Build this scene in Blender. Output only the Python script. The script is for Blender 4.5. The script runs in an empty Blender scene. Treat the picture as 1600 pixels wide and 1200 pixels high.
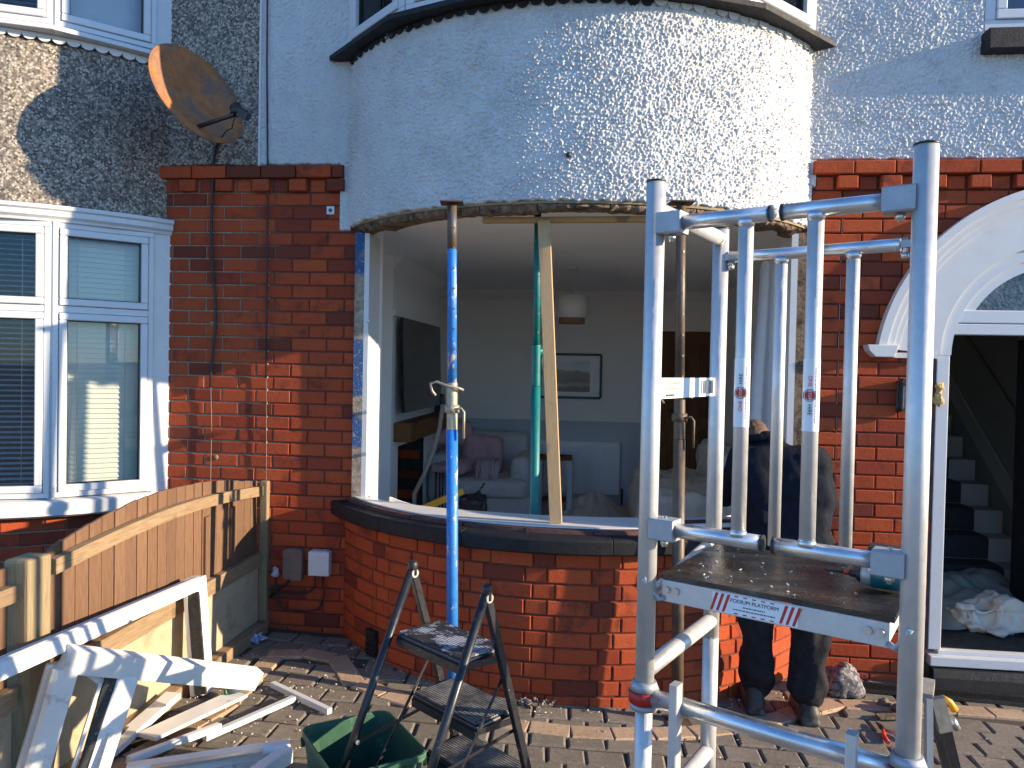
import bpy, bmesh, math, random
import numpy as np
from mathutils import Vector, Matrix, Euler, noise as mnoise
R = math.radians
random.seed(7)
S = bpy.context.scene
COL = S.collection

# ------------------------------------------------------------------ camera, sky, sun, exposure
cam = bpy.data.objects.new('camera', bpy.data.cameras.new('camera'))
COL.objects.link(cam)
cam.data.sensor_width = 36.0
cam.data.lens = 27.0
cam.data.clip_start = 0.05
cam.data.clip_end = 2000
cam.matrix_world = Matrix.Translation((0, -4.68, 1.71)) @ Matrix.Rotation(R(6.1), 4, 'Z') @ Matrix.Rotation(R(90 - 1.2), 4, 'X') @ Matrix.Rotation(R(1.15), 4, 'Z')
S.camera = cam
SUN_EL, SUN_AZ = 15.4, 96.2          # azimuth clockwise from +Y: the sun stands almost in the plane of the front, to the right
W = bpy.data.worlds.new('World'); S.world = W; W.use_nodes = True
nt = W.node_tree
sky = nt.nodes.new('ShaderNodeTexSky'); sky.sky_type = 'NISHITA'; sky.sun_disc = False
sky.sun_elevation = R(SUN_EL); sky.sun_rotation = R(SUN_AZ); sky.air_density = 1.0; sky.dust_density = 0.1; sky.ozone_density = 6.5
bg = nt.nodes['Background']; bg.inputs['Strength'].default_value = 0.15
nt.links.new(sky.outputs[0], bg.inputs['Color'])
sun = bpy.data.objects.new('sun', bpy.data.lights.new('sun', 'SUN')); COL.objects.link(sun)
sun.data.energy = 4.3; sun.data.angle = R(0.55); sun.data.color = (1.0, 0.81, 0.56)
az, el = R(SUN_AZ), R(SUN_EL)
SUNV = Vector((math.sin(az) * math.cos(el), math.cos(az) * math.cos(el), math.sin(el)))
sun.rotation_euler = SUNV.to_track_quat('Z', 'Y').to_euler()
S.view_settings.view_transform = 'Standard'; S.view_settings.look = 'None'
S.view_settings.exposure = 1.33; S.view_settings.gamma = 1.0
cy = S.cycles; cy.max_bounces = 10; cy.diffuse_bounces = 9; cy.glossy_bounces = 3; cy.transmission_bounces = 3; cy.transparent_max_bounces = 8; cy.caustics_reflective = False; cy.caustics_refractive = False

# ------------------------------------------------------------------ helpers: materials
class NT:
    def __init__(s, name):
        s.m = bpy.data.materials.new(name); s.m.use_nodes = True
        s.t = s.m.node_tree; s.b = s.t.nodes['Principled BSDF']; s.out = s.t.nodes['Material Output']
        s._pos = None; s._obj = None
    def n(s, typ, **kw):
        x = s.t.nodes.new('ShaderNode' + typ)
        for k, v in kw.items():
            if k.startswith('i_'):
                x.inputs[k[2:].replace('_', ' ')].default_value = v
            else: setattr(x, k, v)
        return x
    def l(s, a, b): s.t.links.new(a, b)
    def pos(s):
        if not s._pos: s._pos = s.n('NewGeometry').outputs['Position']
        return s._pos
    def obj(s):
        if not s._obj: s._obj = s.n('TexCoord').outputs['Object']
        return s._obj
    def rnd(s): return s.n('ObjectInfo').outputs['Random']
    def scale(s, v, sc):
        m = s.n('Mapping'); m.inputs['Scale'].default_value = sc; s.l(v, m.inputs['Vector']); return m.outputs[0]
    def noise(s, sc, det=4, rough=.6, v=None, dist=0):
        x = s.n('TexNoise'); x.inputs['Scale'].default_value = sc; x.inputs['Detail'].default_value = det
        x.inputs['Roughness'].default_value = rough; x.inputs['Distortion'].default_value = dist
        s.l(v or s.pos(), x.inputs['Vector']); return x.outputs[0]
    def voro(s, sc, v=None, feat='F1', out='Distance'):
        x = s.n('TexVoronoi', feature=feat); x.inputs['Scale'].default_value = sc; s.l(v or s.pos(), x.inputs['Vector']); return x.outputs[out]
    def ramp(s, f, stops, interp='LINEAR'):
        x = s.n('ValToRGB'); x.color_ramp.interpolation = interp
        e = x.color_ramp.elements
        while len(e) < len(stops): e.new(.5)
        for i, (p, c) in enumerate(stops):
            e[i].position = p; e[i].color = (*c, 1) if isinstance(c, tuple) else (c, c, c, 1)
        s.l(f, x.inputs[0]); return x.outputs[0]
    def mix(s, f, a, b, mode='MIX'):
        x = s.n('Mix', data_type='RGBA', blend_type=mode)
        for sock, v in ((x.inputs[0], f), (x.inputs[6], a), (x.inputs[7], b)):
            if isinstance(v, (int, float)): sock.default_value = v if sock.type == 'VALUE' else (v, v, v, 1)
            elif isinstance(v, tuple): sock.default_value = (*v, 1)
            else: s.l(v, sock)
        return x.outputs[2]
    def math(s, op, a, b=0.0):
        x = s.n('Math', operation=op)
        for i, v in enumerate((a, b)):
            if isinstance(v, (int, float)): x.inputs[i].default_value = v
            else: s.l(v, x.inputs[i])
        return x.outputs[0]
    def xyz(s, v=None):
        x = s.n('SeparateXYZ'); s.l(v or s.pos(), x.inputs[0]); return x.outputs
    def col(s, c):
        if isinstance(c, tuple): s.b.inputs['Base Color'].default_value = (*c, 1)
        else: s.l(c, s.b.inputs['Base Color'])
        return s
    def set(s, rough=None, metal=None, spec=None, **kw):
        for k, v in (('Roughness', rough), ('Metallic', metal), ('Specular IOR Level', spec)):
            if v is None: continue
            if isinstance(v, (int, float)): s.b.inputs[k].default_value = v
            else: s.l(v, s.b.inputs[k])
        for k, v in kw.items(): s.b.inputs[k].default_value = v
        return s
    def bump(s, h, strength=.3, dist=.005):
        x = s.n('Bump'); x.inputs['Strength'].default_value = strength; x.inputs['Distance'].default_value = dist
        s.l(h, x.inputs['Height']); s.l(x.outputs[0], s.b.inputs['Normal']); return s

def simple(name, c, rough=.6, metal=0, var=.25, sc=18, bump=.15, bsc=90, bdist=.002, dirt=None, dirt_sc=5, dirt_lo=.55, dirt_hi=.75, space='pos', spec=.5):
    n = NT(name); v = n.pos() if space == 'pos' else n.obj()
    a = tuple(x * (1 - var) for x in c); b = tuple(min(1, x * (1 + var)) for x in c)
    k = n.ramp(n.noise(sc, 6, .65, v), [(.3, a), (.7, b)])
    if dirt: k = n.mix(n.ramp(n.noise(dirt_sc, 8, .7, v), [(dirt_lo, 0.0), (dirt_hi, 1.0)]), k, dirt)
    n.col(k).set(rough=n.ramp(n.noise(sc * 1.7, 4, .6, v), [(.3, max(.02, rough - .08)), (.7, min(1, rough + .1))]), metal=metal, spec=spec)
    if bump: n.bump(n.noise(bsc, 5, .7, v), bump, bdist)
    return n.m

M = {}
def brick_mat(name, dark, sat=1.0):
    n = NT(name)
    r = n.rnd()
    base = n.ramp(r, [(0, (.44, .072, .026)), (.25, (.54, .098, .033)), (.5, (.47, .080, .028)), (.72, (.58, .112, .037)), (1 - dark, (.38, .058, .026)), (1, (.16, .042, .026))])
    burn = n.ramp(n.noise(9, 6, .65), [(.50, 0.0), (.68, 1.0)])
    fac = n.math('MULTIPLY', burn, n.ramp(n.math('FRACT', n.math('MULTIPLY', r, 13.7)), [(.30, 0.0), (.9, .85)]))
    c = n.mix(fac, base, (.105, .032, .024))
    c = n.mix(n.ramp(n.noise(140, 3, .7), [(.35, .5), (.7, 0.0)]), c, (.13, .035, .02))
    c = n.mix(n.ramp(n.noise(260, 2, .5), [(.74, 0.0), (.82, .4)]), c, (.45, .26, .17))
    c = n.mix(n.ramp(n.noise(3.1, 5, .6), [(.4, .0), (.8, .25)]), c, (.18, .06, .035))
    n.col(c).set(rough=.88, spec=.12)
    n.bump(n.math('ADD', n.noise(170, 5, .75), n.math('MULTIPLY', n.noise(35, 4, .6), 1.5)), .5, .0035)
    return n.m
M['brick'] = brick_mat('red_brick', .14)
M['brick_darker'] = brick_mat('darker_red_brick', .28)  # same red brick with a larger share of dark ones
M['mortar_red'] = simple('dark_red_mortar', (.13, .036, .022), .95, var=.35, sc=30, bump=.6, bsc=160, bdist=.004)
n = NT('mixed_mortar')       # pale lime mortar on the neighbour's half, red-dyed on the other
x = n.xyz()
f = n.ramp(n.math('ADD', x[0], n.math('MULTIPLY', n.noise(5, 3), .5)), [(0, 0.0), (1, 1.0)])
m_ = n.n('MapRange'); m_.inputs[1].default_value = -2.15; m_.inputs[2].default_value = -1.75
n.l(n.math('ADD', x[0], n.math('MULTIPLY', n.noise(4, 3), .35)), m_.inputs[0])
n.col(n.mix(m_.outputs[0], n.ramp(n.noise(40, 4), [(.3, (.20, .145, .10)), (.7, (.36, .28, .2))]), (.10, .035, .026))).set(rough=.95).bump(n.noise(150, 4), .5, .004)
M['mortar_mix'] = n.m

def render_mat(name, white):
    n = NT(name)
    c = n.ramp(n.noise(6, 6, .6), [(.3, (.50, .51, .52)), (.7, (.59, .595, .595))])
    c = n.mix(n.ramp(n.noise(2.1, 8, .75, n.scale(n.pos(), (1, 1, .35))), [(.50, 0.0), (.8, .45)]), c, (.46, .44, .40))
    c = n.mix(n.ramp(n.noise(75, 3, .6), [(.66, 0.0), (.74, .6)]), c, (.30, .29, .28))
    n.col(c).set(rough=.6, spec=.4).bump(n.noise(320, 3, .6), .25, .002)
    return n.m
M['stucco'] = render_mat('white_painted_roughcast', True)
n = NT('pebbledash')
v = n.noise(14, 3)
cc = n.voro(82, out='Color'); sx = n.n('SeparateColor'); n.l(cc, sx.inputs[0])
c = n.ramp(sx.outputs[0], [(0, (.05, .045, .042)), (.16, (.13, .115, .10)), (.34, (.30, .255, .205)), (.52, (.47, .40, .32)), (.72, (.60, .54, .46)), (.88, (.20, .17, .15)), (1, (.68, .64, .57))], 'CONSTANT')
edge = n.ramp(n.voro(82), [(.30, 0.0), (.70, .55)])
c = n.mix(edge, c, (.13, .112, .095))
c = n.mix(n.ramp(n.noise(2.2, 7, .7), [(.48, 0.0), (.75, .42)]), c, (.09, .08, .075))
c = n.mix(.15, c, n.ramp(n.noise(20, 4), [(.3, (.10, .09, .08)), (.7, (.34, .3, .25))]))
n.col(c).set(rough=.85, spec=.35).bump(n.voro(82), -.8, .008)
M['pebbledash'] = n.m

M['upvc'] = simple('white_plastic', (.60, .61, .62), .32, var=.03, sc=9, bump=.03, bsc=50, dirt=(.52, .48, .42), dirt_sc=6, dirt_lo=.62, dirt_hi=.95)
M['upvc_dirty'] = simple('dirty_white_plastic', (.69, .675, .64), .42, var=.05, sc=9, bump=.05, bsc=60, dirt=(.16, .13, .10), dirt_sc=11, dirt_lo=.60, dirt_hi=.78)
M['gasket'] = simple('black_sealant_mould', (.03, .03, .03), .7, var=.5, sc=30, dirt=(.7, .68, .62), dirt_sc=28, dirt_lo=.62, dirt_hi=.70)
M['white_paint'] = simple('white_gloss_paint', (.65, .64, .62), .4, var=.04, sc=7, bump=.1, bsc=40, dirt=(.45, .42, .38), dirt_sc=5, dirt_lo=.62, dirt_hi=.9)
M['plaster'] = simple('grey_plaster', (.86, .83, .80), .8, var=.02, sc=3, bump=.04, bsc=70)
M['plaster_lower'] = simple('blue_grey_wall_paint', (.56, .585, .64), .7, var=.03, sc=3, bump=.04, bsc=70)
M['plaster_white'] = simple('white_wall_paint', (.88, .87, .85), .7, var=.03, sc=3, bump=.05, bsc=60)
M['ceiling'] = simple('ceiling_paint', (.88, .85, .81), .85, var=.03, sc=2, bump=.04, bsc=60)
M['black_paint'] = simple('black_masonry_paint', (.013, .0135, .016), .62, spec=.3, var=.4, sc=20, bump=.6, bsc=110, bdist=.005, dirt=(.07, .065, .06), dirt_sc=24, dirt_lo=.62, dirt_hi=.78)
M['black_metal'] = simple('black_metal', (.02, .02, .022), .4, var=.3)
M['rot_timber'] = simple('rotten_timber', (.20, .135, .085), .95, var=.6, sc=25, bump=1, bsc=60, bdist=.012, dirt=(.02, .016, .012), dirt_sc=14, dirt_lo=.5, dirt_hi=.68)
M['brown_strip'] = simple('dark_brown_frame_remnant', (.075, .028, .022), .7, var=.5, sc=30, bump=.6, bsc=70, bdist=.006, dirt=(.42, .36, .28), dirt_sc=22, dirt_lo=.66, dirt_hi=.74)
n = NT('cement_jamb')      # torn cement with patches of blue paint
c = n.ramp(n.noise(30, 5), [(.3, (.20, .14, .10)), (.7, (.46, .38, .28))])
k = n.ramp(n.noise(2.6, 2, .4, n.scale(n.pos(), (.3, .3, 1))), [(.50, 0.0), (.53, 1.0)])
k2 = n.ramp(n.noise(70, 4), [(.36, 0.0), (.44, 1.0)])
n.col(n.mix(n.math('MULTIPLY', k, k2), c, (.03, .10, .26))).set(rough=.9).bump(n.noise(70, 6, .7), 1, .008)
M['cement'] = n.m

def wood(name, c1, c2, sc=(6, 6, 1), rough=.75, dirt=None, dlo=.6, dhi=.85, knots=True):
    n = NT(name); v = n.scale(n.obj(), sc)
    w = n.noise(7, 6, .7, v, 1.2)
    c = n.ramp(w, [(.3, c1), (.7, c2)])
    c = n.mix(n.math('MULTIPLY', n.rnd(), .4), c, tuple(x * .55 for x in c1))
    if knots: c = n.mix(n.ramp(n.noise(5.5, 1, .2, n.obj()), [(.70, 0.0), (.76, .7)]), c, tuple(x * .35 for x in c1))
    if dirt: c = n.mix(n.ramp(n.noise(6, 7, .7), [(dlo, 0.0), (dhi, 1.0)]), c, dirt)
    n.col(c).set(rough=rough, spec=.3).bump(n.noise(24, 6, .7, v), .5, .003)
    return n.m
M['fence_wood'] = wood('brown_stained_timber', (.125, .066, .038), (.235, .135, .082), (9, 9, .8), dirt=(.11, .068, .045), dlo=.52, dhi=.8)
M['rail_wood'] = wood('weathered_fence_rail', (.19, .125, .07), (.36, .255, .155), (9, .8, 9), dirt=(.08, .05, .03))
M['post_wood'] = wood('pale_treated_timber', (.24, .18, .10), (.42, .33, .20), (9, 9, .7), dirt=(.14, .10, .05), dlo=.55)
M['new_timber'] = wood('pale_new_timber', (.42, .265, .13), (.57, .395, .215), (14, 14, .8))
M['new_timber_x'] = wood('pale_new_timber_header', (.42, .25, .10), (.58, .38, .17), (.8, 14, 14))
M['beam_wood'] = wood('orange_oak_beam', (.15, .062, .022), (.29, .135, .05), (9, .8, 9))
M['door_wood'] = wood('brown_oak_door', (.14, .058, .024), (.23, .105, .045), (9, 9, .8))
M['ply'] = simple('buff_gravel_board', (.40, .325, .215), .9, var=.2, sc=8, bump=.3, bsc=80, dirt=(.15, .11, .06), dirt_sc=4)
def alu(name, c, metal, rough):
    n = NT(name)
    k = n.ramp(n.noise(30, 6, .7), [(.3, tuple(x * .86 for x in c)), (.7, c)])
    k = n.mix(n.ramp(n.noise(120, 3, .6), [(.68, 0.0), (.74, .6)]), k, (.22, .22, .23))
    k = n.mix(n.ramp(n.noise(17, 6, .7), [(.63, 0.0), (.78, .35)]), k, (.42, .38, .33))
    n.col(k).set(rough=n.ramp(n.noise(22, 6, .7), [(.3, rough - .08), (.7, rough + .14)]), metal=metal).bump(n.noise(60, 4, .6), .10, .002)
    return n.m
M['alu'] = alu('dull_aluminium_tube', (.64, .635, .625), .5, .45)
M['alu_bar'] = alu('worn_aluminium_bar', (.66, .67, .69), .85, .30)
M['alu_block'] = alu('cast_aluminium_joint', (.40, .42, .45), .5, .55)
M['zinc'] = simple('zinc_bolt', (.6, .6, .58), .35, metal=.9, var=.2)
M['blue_paint'] = None
def prop_mat(name, c, rust, lo, hi, wear=(.55, .52, .46)):
    n = NT(name); v = n.scale(n.pos(), (1, 1, .45))
    k = n.ramp(n.noise(30, 4), [(.3, tuple(x * .8 for x in c)), (.7, tuple(min(1, x * 1.15) for x in c))])
    k = n.mix(n.ramp(n.noise(16, 7, .75, v), [(lo, 0.0), (lo + .05, 1.0)]), k, wear)
    k = n.mix(n.ramp(n.noise(9, 7, .75, v), [(hi, 0.0), (hi + .07, 1.0)]), k, rust)
    n.col(k).set(rough=.5).bump(n.noise(90, 5, .7), .35, .002); return n.m
M['blue_paint'] = prop_mat('chipped_blue_paint', (.018, .18, .56), (.12, .075, .05), .57, .64)
M['blue_rust'] = prop_mat('rusty_blue_steel', (.07, .075, .10), (.11, .07, .045), .62, .42)
M['teal_paint'] = prop_mat('teal_paint', (.0, .16, .155), (.05, .08, .07), .78, .75)
M['rust_steel'] = prop_mat('rusty_prop_steel', (.12, .08, .05), (.06, .045, .038), .68, .50, (.28, .22, .15))
M['dull_steel'] = simple('dull_galvanised_steel', (.38, .33, .25), .5, metal=.45, var=.25, sc=30)
M['ladder'] = simple('black_stepladder_paint', (.016, .017, .021), .33, var=.3, dirt=(.62, .62, .60), dirt_sc=20, dirt_lo=.655, dirt_hi=.68, bump=.1)
n = NT('ribbed_paint_splashed_tread')
u = n.math('SINE', n.math('MULTIPLY', n.xyz(n.obj())[1], 520))
k = n.ramp(n.noise(13, 8, .75), [(.50, (.022, .023, .028)), (.56, (.52, .54, .60))])
k = n.mix(n.ramp(u, [(.2, .6), (.8, 0.0)]), k, (.02, .02, .025))
n.col(k).set(rough=.6).bump(u, .5, .004); M['tread'] = n.m
n = NT('ribbed_dusty_tread')
u = n.math('SINE', n.math('MULTIPLY', n.xyz(n.obj())[1], 520))
k = n.ramp(n.noise(9, 8, .75), [(.42, (.05, .05, .055)), (.70, (.40, .39, .37))])
k = n.mix(n.ramp(u, [(.2, .6), (.8, 0.0)]), k, (.03, .03, .03))
n.col(k).set(rough=.6).bump(u, .5, .004); M['tread_dusty'] = n.m
M['green'] = simple('green_recycling_plastic', (.028, .095, .055), .45, var=.15, dirt=(.30, .36, .29), dirt_sc=9, dirt_lo=.58, dirt_hi=.85)
M['rust_dish'] = None
n = NT('rusted_dish')
k = n.ramp(n.noise(7, 7, .7, n.obj()), [(.3, (.22, .085, .028)), (.55, (.44, .165, .045)), (.75, (.15, .07, .04))])
k = n.mix(n.ramp(n.noise(5, 8, .8, n.obj()), [(.44, 0.0), (.6, .8)]), k, (.13, .10, .085))
k = n.mix(n.ramp(n.noise(70, 3, .6, n.obj()), [(.6, 0.0), (.7, .7)]), k, (.06, .035, .025))
n.col(k).set(rough=.8).bump(n.noise(80, 5), .3, .003); M['rust_dish'] = n.m
M['cable'] = simple('black_cable', (.02, .02, .02), .55, var=.3)
M['grey_cable'] = simple('weathered_pale_cable', (.16, .12, .095), .6, var=.3)
M['grey_plastic'] = simple('white_grey_plastic', (.62, .64, .65), .45, var=.06)
M['brown_box'] = simple('faded_brown_plastic', (.17, .12, .10), .6, var=.2, dirt=(.07, .04, .03), dirt_sc=16, dirt_lo=.6, dirt_hi=.66)
M['rag'] = simple('lilac_rag', (.52, .46, .50), .9, var=.3, sc=40, bump=.8, bsc=60, bdist=.01)
n = NT('window_glass')
gl = n.n('BsdfGlossy'); gl.inputs['Roughness'].default_value = .02; gl.inputs['Color'].default_value = (.75, .77, .8, 1)
tr = n.n('BsdfTransparent'); tr.inputs['Color'].default_value = (.93, .95, .96, 1)
fr = n.n('Fresnel'); fr.inputs[0].default_value = 1.45
mx = n.n('MixShader'); n.l(fr.outputs[0], mx.inputs[0]); n.l(tr.outputs[0], mx.inputs[1]); n.l(gl.outputs[0], mx.inputs[2])
n.l(mx.outputs[0], n.out.inputs['Surface']); M['glass'] = n.m
n = NT('obscured_dark_glass')
n.col(n.ramp(n.noise(25, 6, .6), [(.3, (.03, .045, .06)), (.7, (.10, .13, .155))])).set(rough=.12, spec=.6).bump(n.voro(45), .25, .01); M['glass_dark'] = n.m
n = NT('mirror_sky_glass'); n.col((.02, .03, .05)).set(rough=.03, spec=1.0); M['glass_sky'] = n.m
M['blind'] = simple('cream_blind_slat', (.80, .80, .68), .5, var=.03, bump=0)
M['blind_dark'] = simple('pale_blue_blind_slat', (.66, .69, .71), .5, var=.05, bump=0)
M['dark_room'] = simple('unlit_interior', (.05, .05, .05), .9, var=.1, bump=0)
M['carpet'] = simple('dark_stair_carpet', (.035, .038, .045), .95, var=.3, sc=80, bump=.6, bsc=200, bdist=.006)
M['dust_sheet'] = simple('cotton_dust_sheet', (.58, .53, .46), .95, var=.15, sc=7, bump=.3, bsc=300)
M['dust_grey'] = simple('grey_dust_sheet', (.24, .235, .20), .95, var=.2, sc=7, bump=.3, bsc=300)
M['sofa'] = simple('pale_grey_upholstery', (.55, .54, .53), .95, var=.08, sc=20, bump=.4, bsc=400, bdist=.002)
M['pink'] = simple('dusty_pink_fabric', (.56, .36, .38), .95, var=.12, sc=14, bump=.5, bsc=220, bdist=.004)
M['throw'] = simple('pale_pink_fringe', (.52, .44, .45), .95, var=.15, sc=60, bump=.5, bsc=220, bdist=.004)
M['lamp_shade'] = simple('cream_lamp_shade', (.62, .59, .53), .9, var=.03, bump=.1, bsc=400)
M['lamp_inner'] = simple('woven_brown_shade', (.24, .14, .08), .85, var=.5, sc=120)
M['radiator'] = simple('white_radiator_enamel', (.85, .86, .88), .35, var=.02, bump=0)
M['tv'] = simple('black_television_screen', (.012, .012, .014), .22, var=.1, bump=0)
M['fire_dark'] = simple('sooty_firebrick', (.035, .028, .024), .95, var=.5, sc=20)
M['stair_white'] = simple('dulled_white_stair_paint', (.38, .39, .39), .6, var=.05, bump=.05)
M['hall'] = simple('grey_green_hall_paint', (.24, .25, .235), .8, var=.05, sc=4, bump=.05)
M['floor_wood'] = simple('pale_floorboard', (.30, .24, .18), .6, var=.3, sc=8)
M['jacket'] = simple('navy_work_jacket', (.010, .012, .019), .9, spec=.15, var=.3, sc=14, bump=.5, bsc=45, bdist=.008)
M['trousers'] = simple('charcoal_work_trousers', (.022, .021, .024), .9, spec=.15, var=.35, sc=12, bump=.5, bsc=40, bdist=.008, dirt=(.06, .055, .052), dirt_sc=8, dirt_lo=.6, dirt_hi=.85)
M['skin'] = simple('skin', (.44, .24, .165), .55, var=.1, sc=20, bump=.15, bsc=120)
M['hair'] = simple('cropped_reddish_brown_hair', (.12, .065, .040), .8, var=.4, sc=120, bump=.8, bsc=260, bdist=.004)
M['boot'] = simple('dusty_black_boot', (.03, .028, .026), .6, var=.3, dirt=(.16, .14, .12), dirt_sc=12)
M['rock'] = None
n = NT('pebbled_rubble')
k = n.ramp(n.voro(75, n.obj(), out='Color'), [(0, (.03, .028, .03)), (.4, (.11, .10, .10)), (.7, (.22, .20, .20)), (1, (.34, .32, .31))])
n.col(k).set(rough=.9).bump(n.voro(75, n.obj()), -1, .012); M['rock'] = n.m
def paver_mat(name, stops):
    n = NT(name)
    c = n.ramp(n.rnd(), stops)
    c = n.mix(.55, c, n.ramp(n.noise(60, 6, .75), [(.25, tuple(x * .35 for x in stops[0][1])), (.75, tuple(min(1, x * 1.5) for x in stops[-1][1]))]))
    c = n.mix(n.ramp(n.noise(1.6, 7, .7), [(.45, 0.0), (.75, .5)]), c, (.075, .06, .045))
    c = n.mix(n.ramp(n.noise(330, 2), [(.68, 0.0), (.74, .5)]), c, (.42, .38, .33))
    n.col(c).set(rough=.9, spec=.3).bump(n.noise(150, 6, .75), .7, .004); return n.m
M['paver'] = paver_mat('charcoal_brown_block', [(0, (.135, .113, .088)), (.5, (.18, .152, .12)), (1, (.225, .19, .15))])
M['paver_tan'] = paver_mat('buff_block', [(0, (.36, .24, .155)), (.5, (.43, .295, .19)), (1, (.48, .335, .22))])
M['sand'] = simple('dark_joint_sand', (.062, .05, .038), .95, var=.5, sc=60, bump=.8, bsc=160, bdist=.006, dirt=(.03, .045, .02), dirt_sc=5)
M['podium_deck'] = None
n = NT('worn_phenolic_deck')
sc_ = n.pos()
k = n.ramp(n.noise(6.5, 7, .72, n.scale(n.pos(), (1, 2.2, 1))), [(.40, (.010, .008, .007)), (.56, (.030, .024, .020)), (.72, (.17, .155, .13))])
k = n.mix(n.ramp(n.noise(60, 4, .6), [(.68, 0.0), (.73, .8)]), k, (.5, .46, .4))
n.col(k).set(rough=n.ramp(n.noise(7, 6, .7), [(.35, .16), (.65, .42)]), spec=.8).bump(n.voro(220), .25, .002); M['podium_deck'] = n.m
M['sticker'] = simple('white_sticker', (.78, .79, .80), .35, var=.04, sc=20, bump=0)
M['sticker_red'] = simple('red_print', (.55, .03, .025), .4, var=.1, bump=0)
M['sticker_ink'] = simple('dark_blue_print', (.04, .05, .10), .4, var=.1, bump=0)
M['red_band'] = simple('red_rubber_collar', (.42, .02, .018), .45, var=.25, bump=.1)
M['teal_tool'] = simple('teal_tool_plastic', (.0, .11, .13), .4, var=.1)
M['tool_grey'] = simple('grey_tool_metal', (.42, .43, .42), .4, metal=.5, var=.1)
M['yellow'] = simple('yellow_plastic', (.75, .38, .02), .4, var=.1)
M['red_handle'] = simple('red_handle', (.55, .03, .02), .4, var=.1)
M['trestle_wood'] = simple('dusty_grey_board', (.27, .24, .20), .9, var=.25, sc=30)
M['foam'] = simple('yellow_expanding_foam', (.60, .42, .16), .9, var=.25, sc=30, bump=1, bsc=60, bdist=.01)
M['picture'] = None
n = NT('framed_photo_print')
z = n.xyz(n.obj())
f = n.math('ADD', z[2], n.math('MULTIPLY', n.noise(6, 5, .6, n.obj()), .12))
mr = n.n('MapRange'); mr.inputs[1].default_value = -.2; mr.inputs[2].default_value = .3; n.l(f, mr.inputs[0])
k = n.ramp(mr.outputs[0], [(0, (.05, .05, .06)), (.25, (.10, .09, .09)), (.32, (.30, .27, .27)), (.40, (.10, .085, .08)), (.62, (.13, .10, .09)), (.66, (.40, .43, .50)), (1, (.34, .39, .50))])
n.col(k).set(rough=.12, spec=.5); M['picture'] = n.m
M['hose'] = simple('beige_bent_strip', (.34, .29, .24), .7, var=.1)
M['curtain'] = simple('pale_curtain', (.66, .66, .67), .8, var=.06, bump=.1)
M['litter'] = simple('blue_white_litter', (.35, .42, .6), .5, var=.5, sc=40)

# ------------------------------------------------------------------ helpers: geometry
WL = {}     # world location of every object made here (all parents are unrotated)
def wl(o): return WL.get(o.name, Vector((0, 0, 0))) if o else Vector((0, 0, 0))
def register(o, parent, world):
    if parent: o.parent = parent
    o.location = Vector(world) - wl(parent)
    COL.objects.link(o); WL[o.name] = Vector(world)
    return o
def tag(o, label=None, cat=None, group=None, kind=None):
    if label: o['label'] = label
    if cat: o['category'] = cat
    if group: o['group'] = group
    if kind: o['kind'] = kind
    return o
def thing(name, loc, label, cat, group=None):
    o = bpy.data.objects.new(name, None); o.empty_display_size = .1
    register(o, None, loc); return tag(o, label, cat, group)

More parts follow.
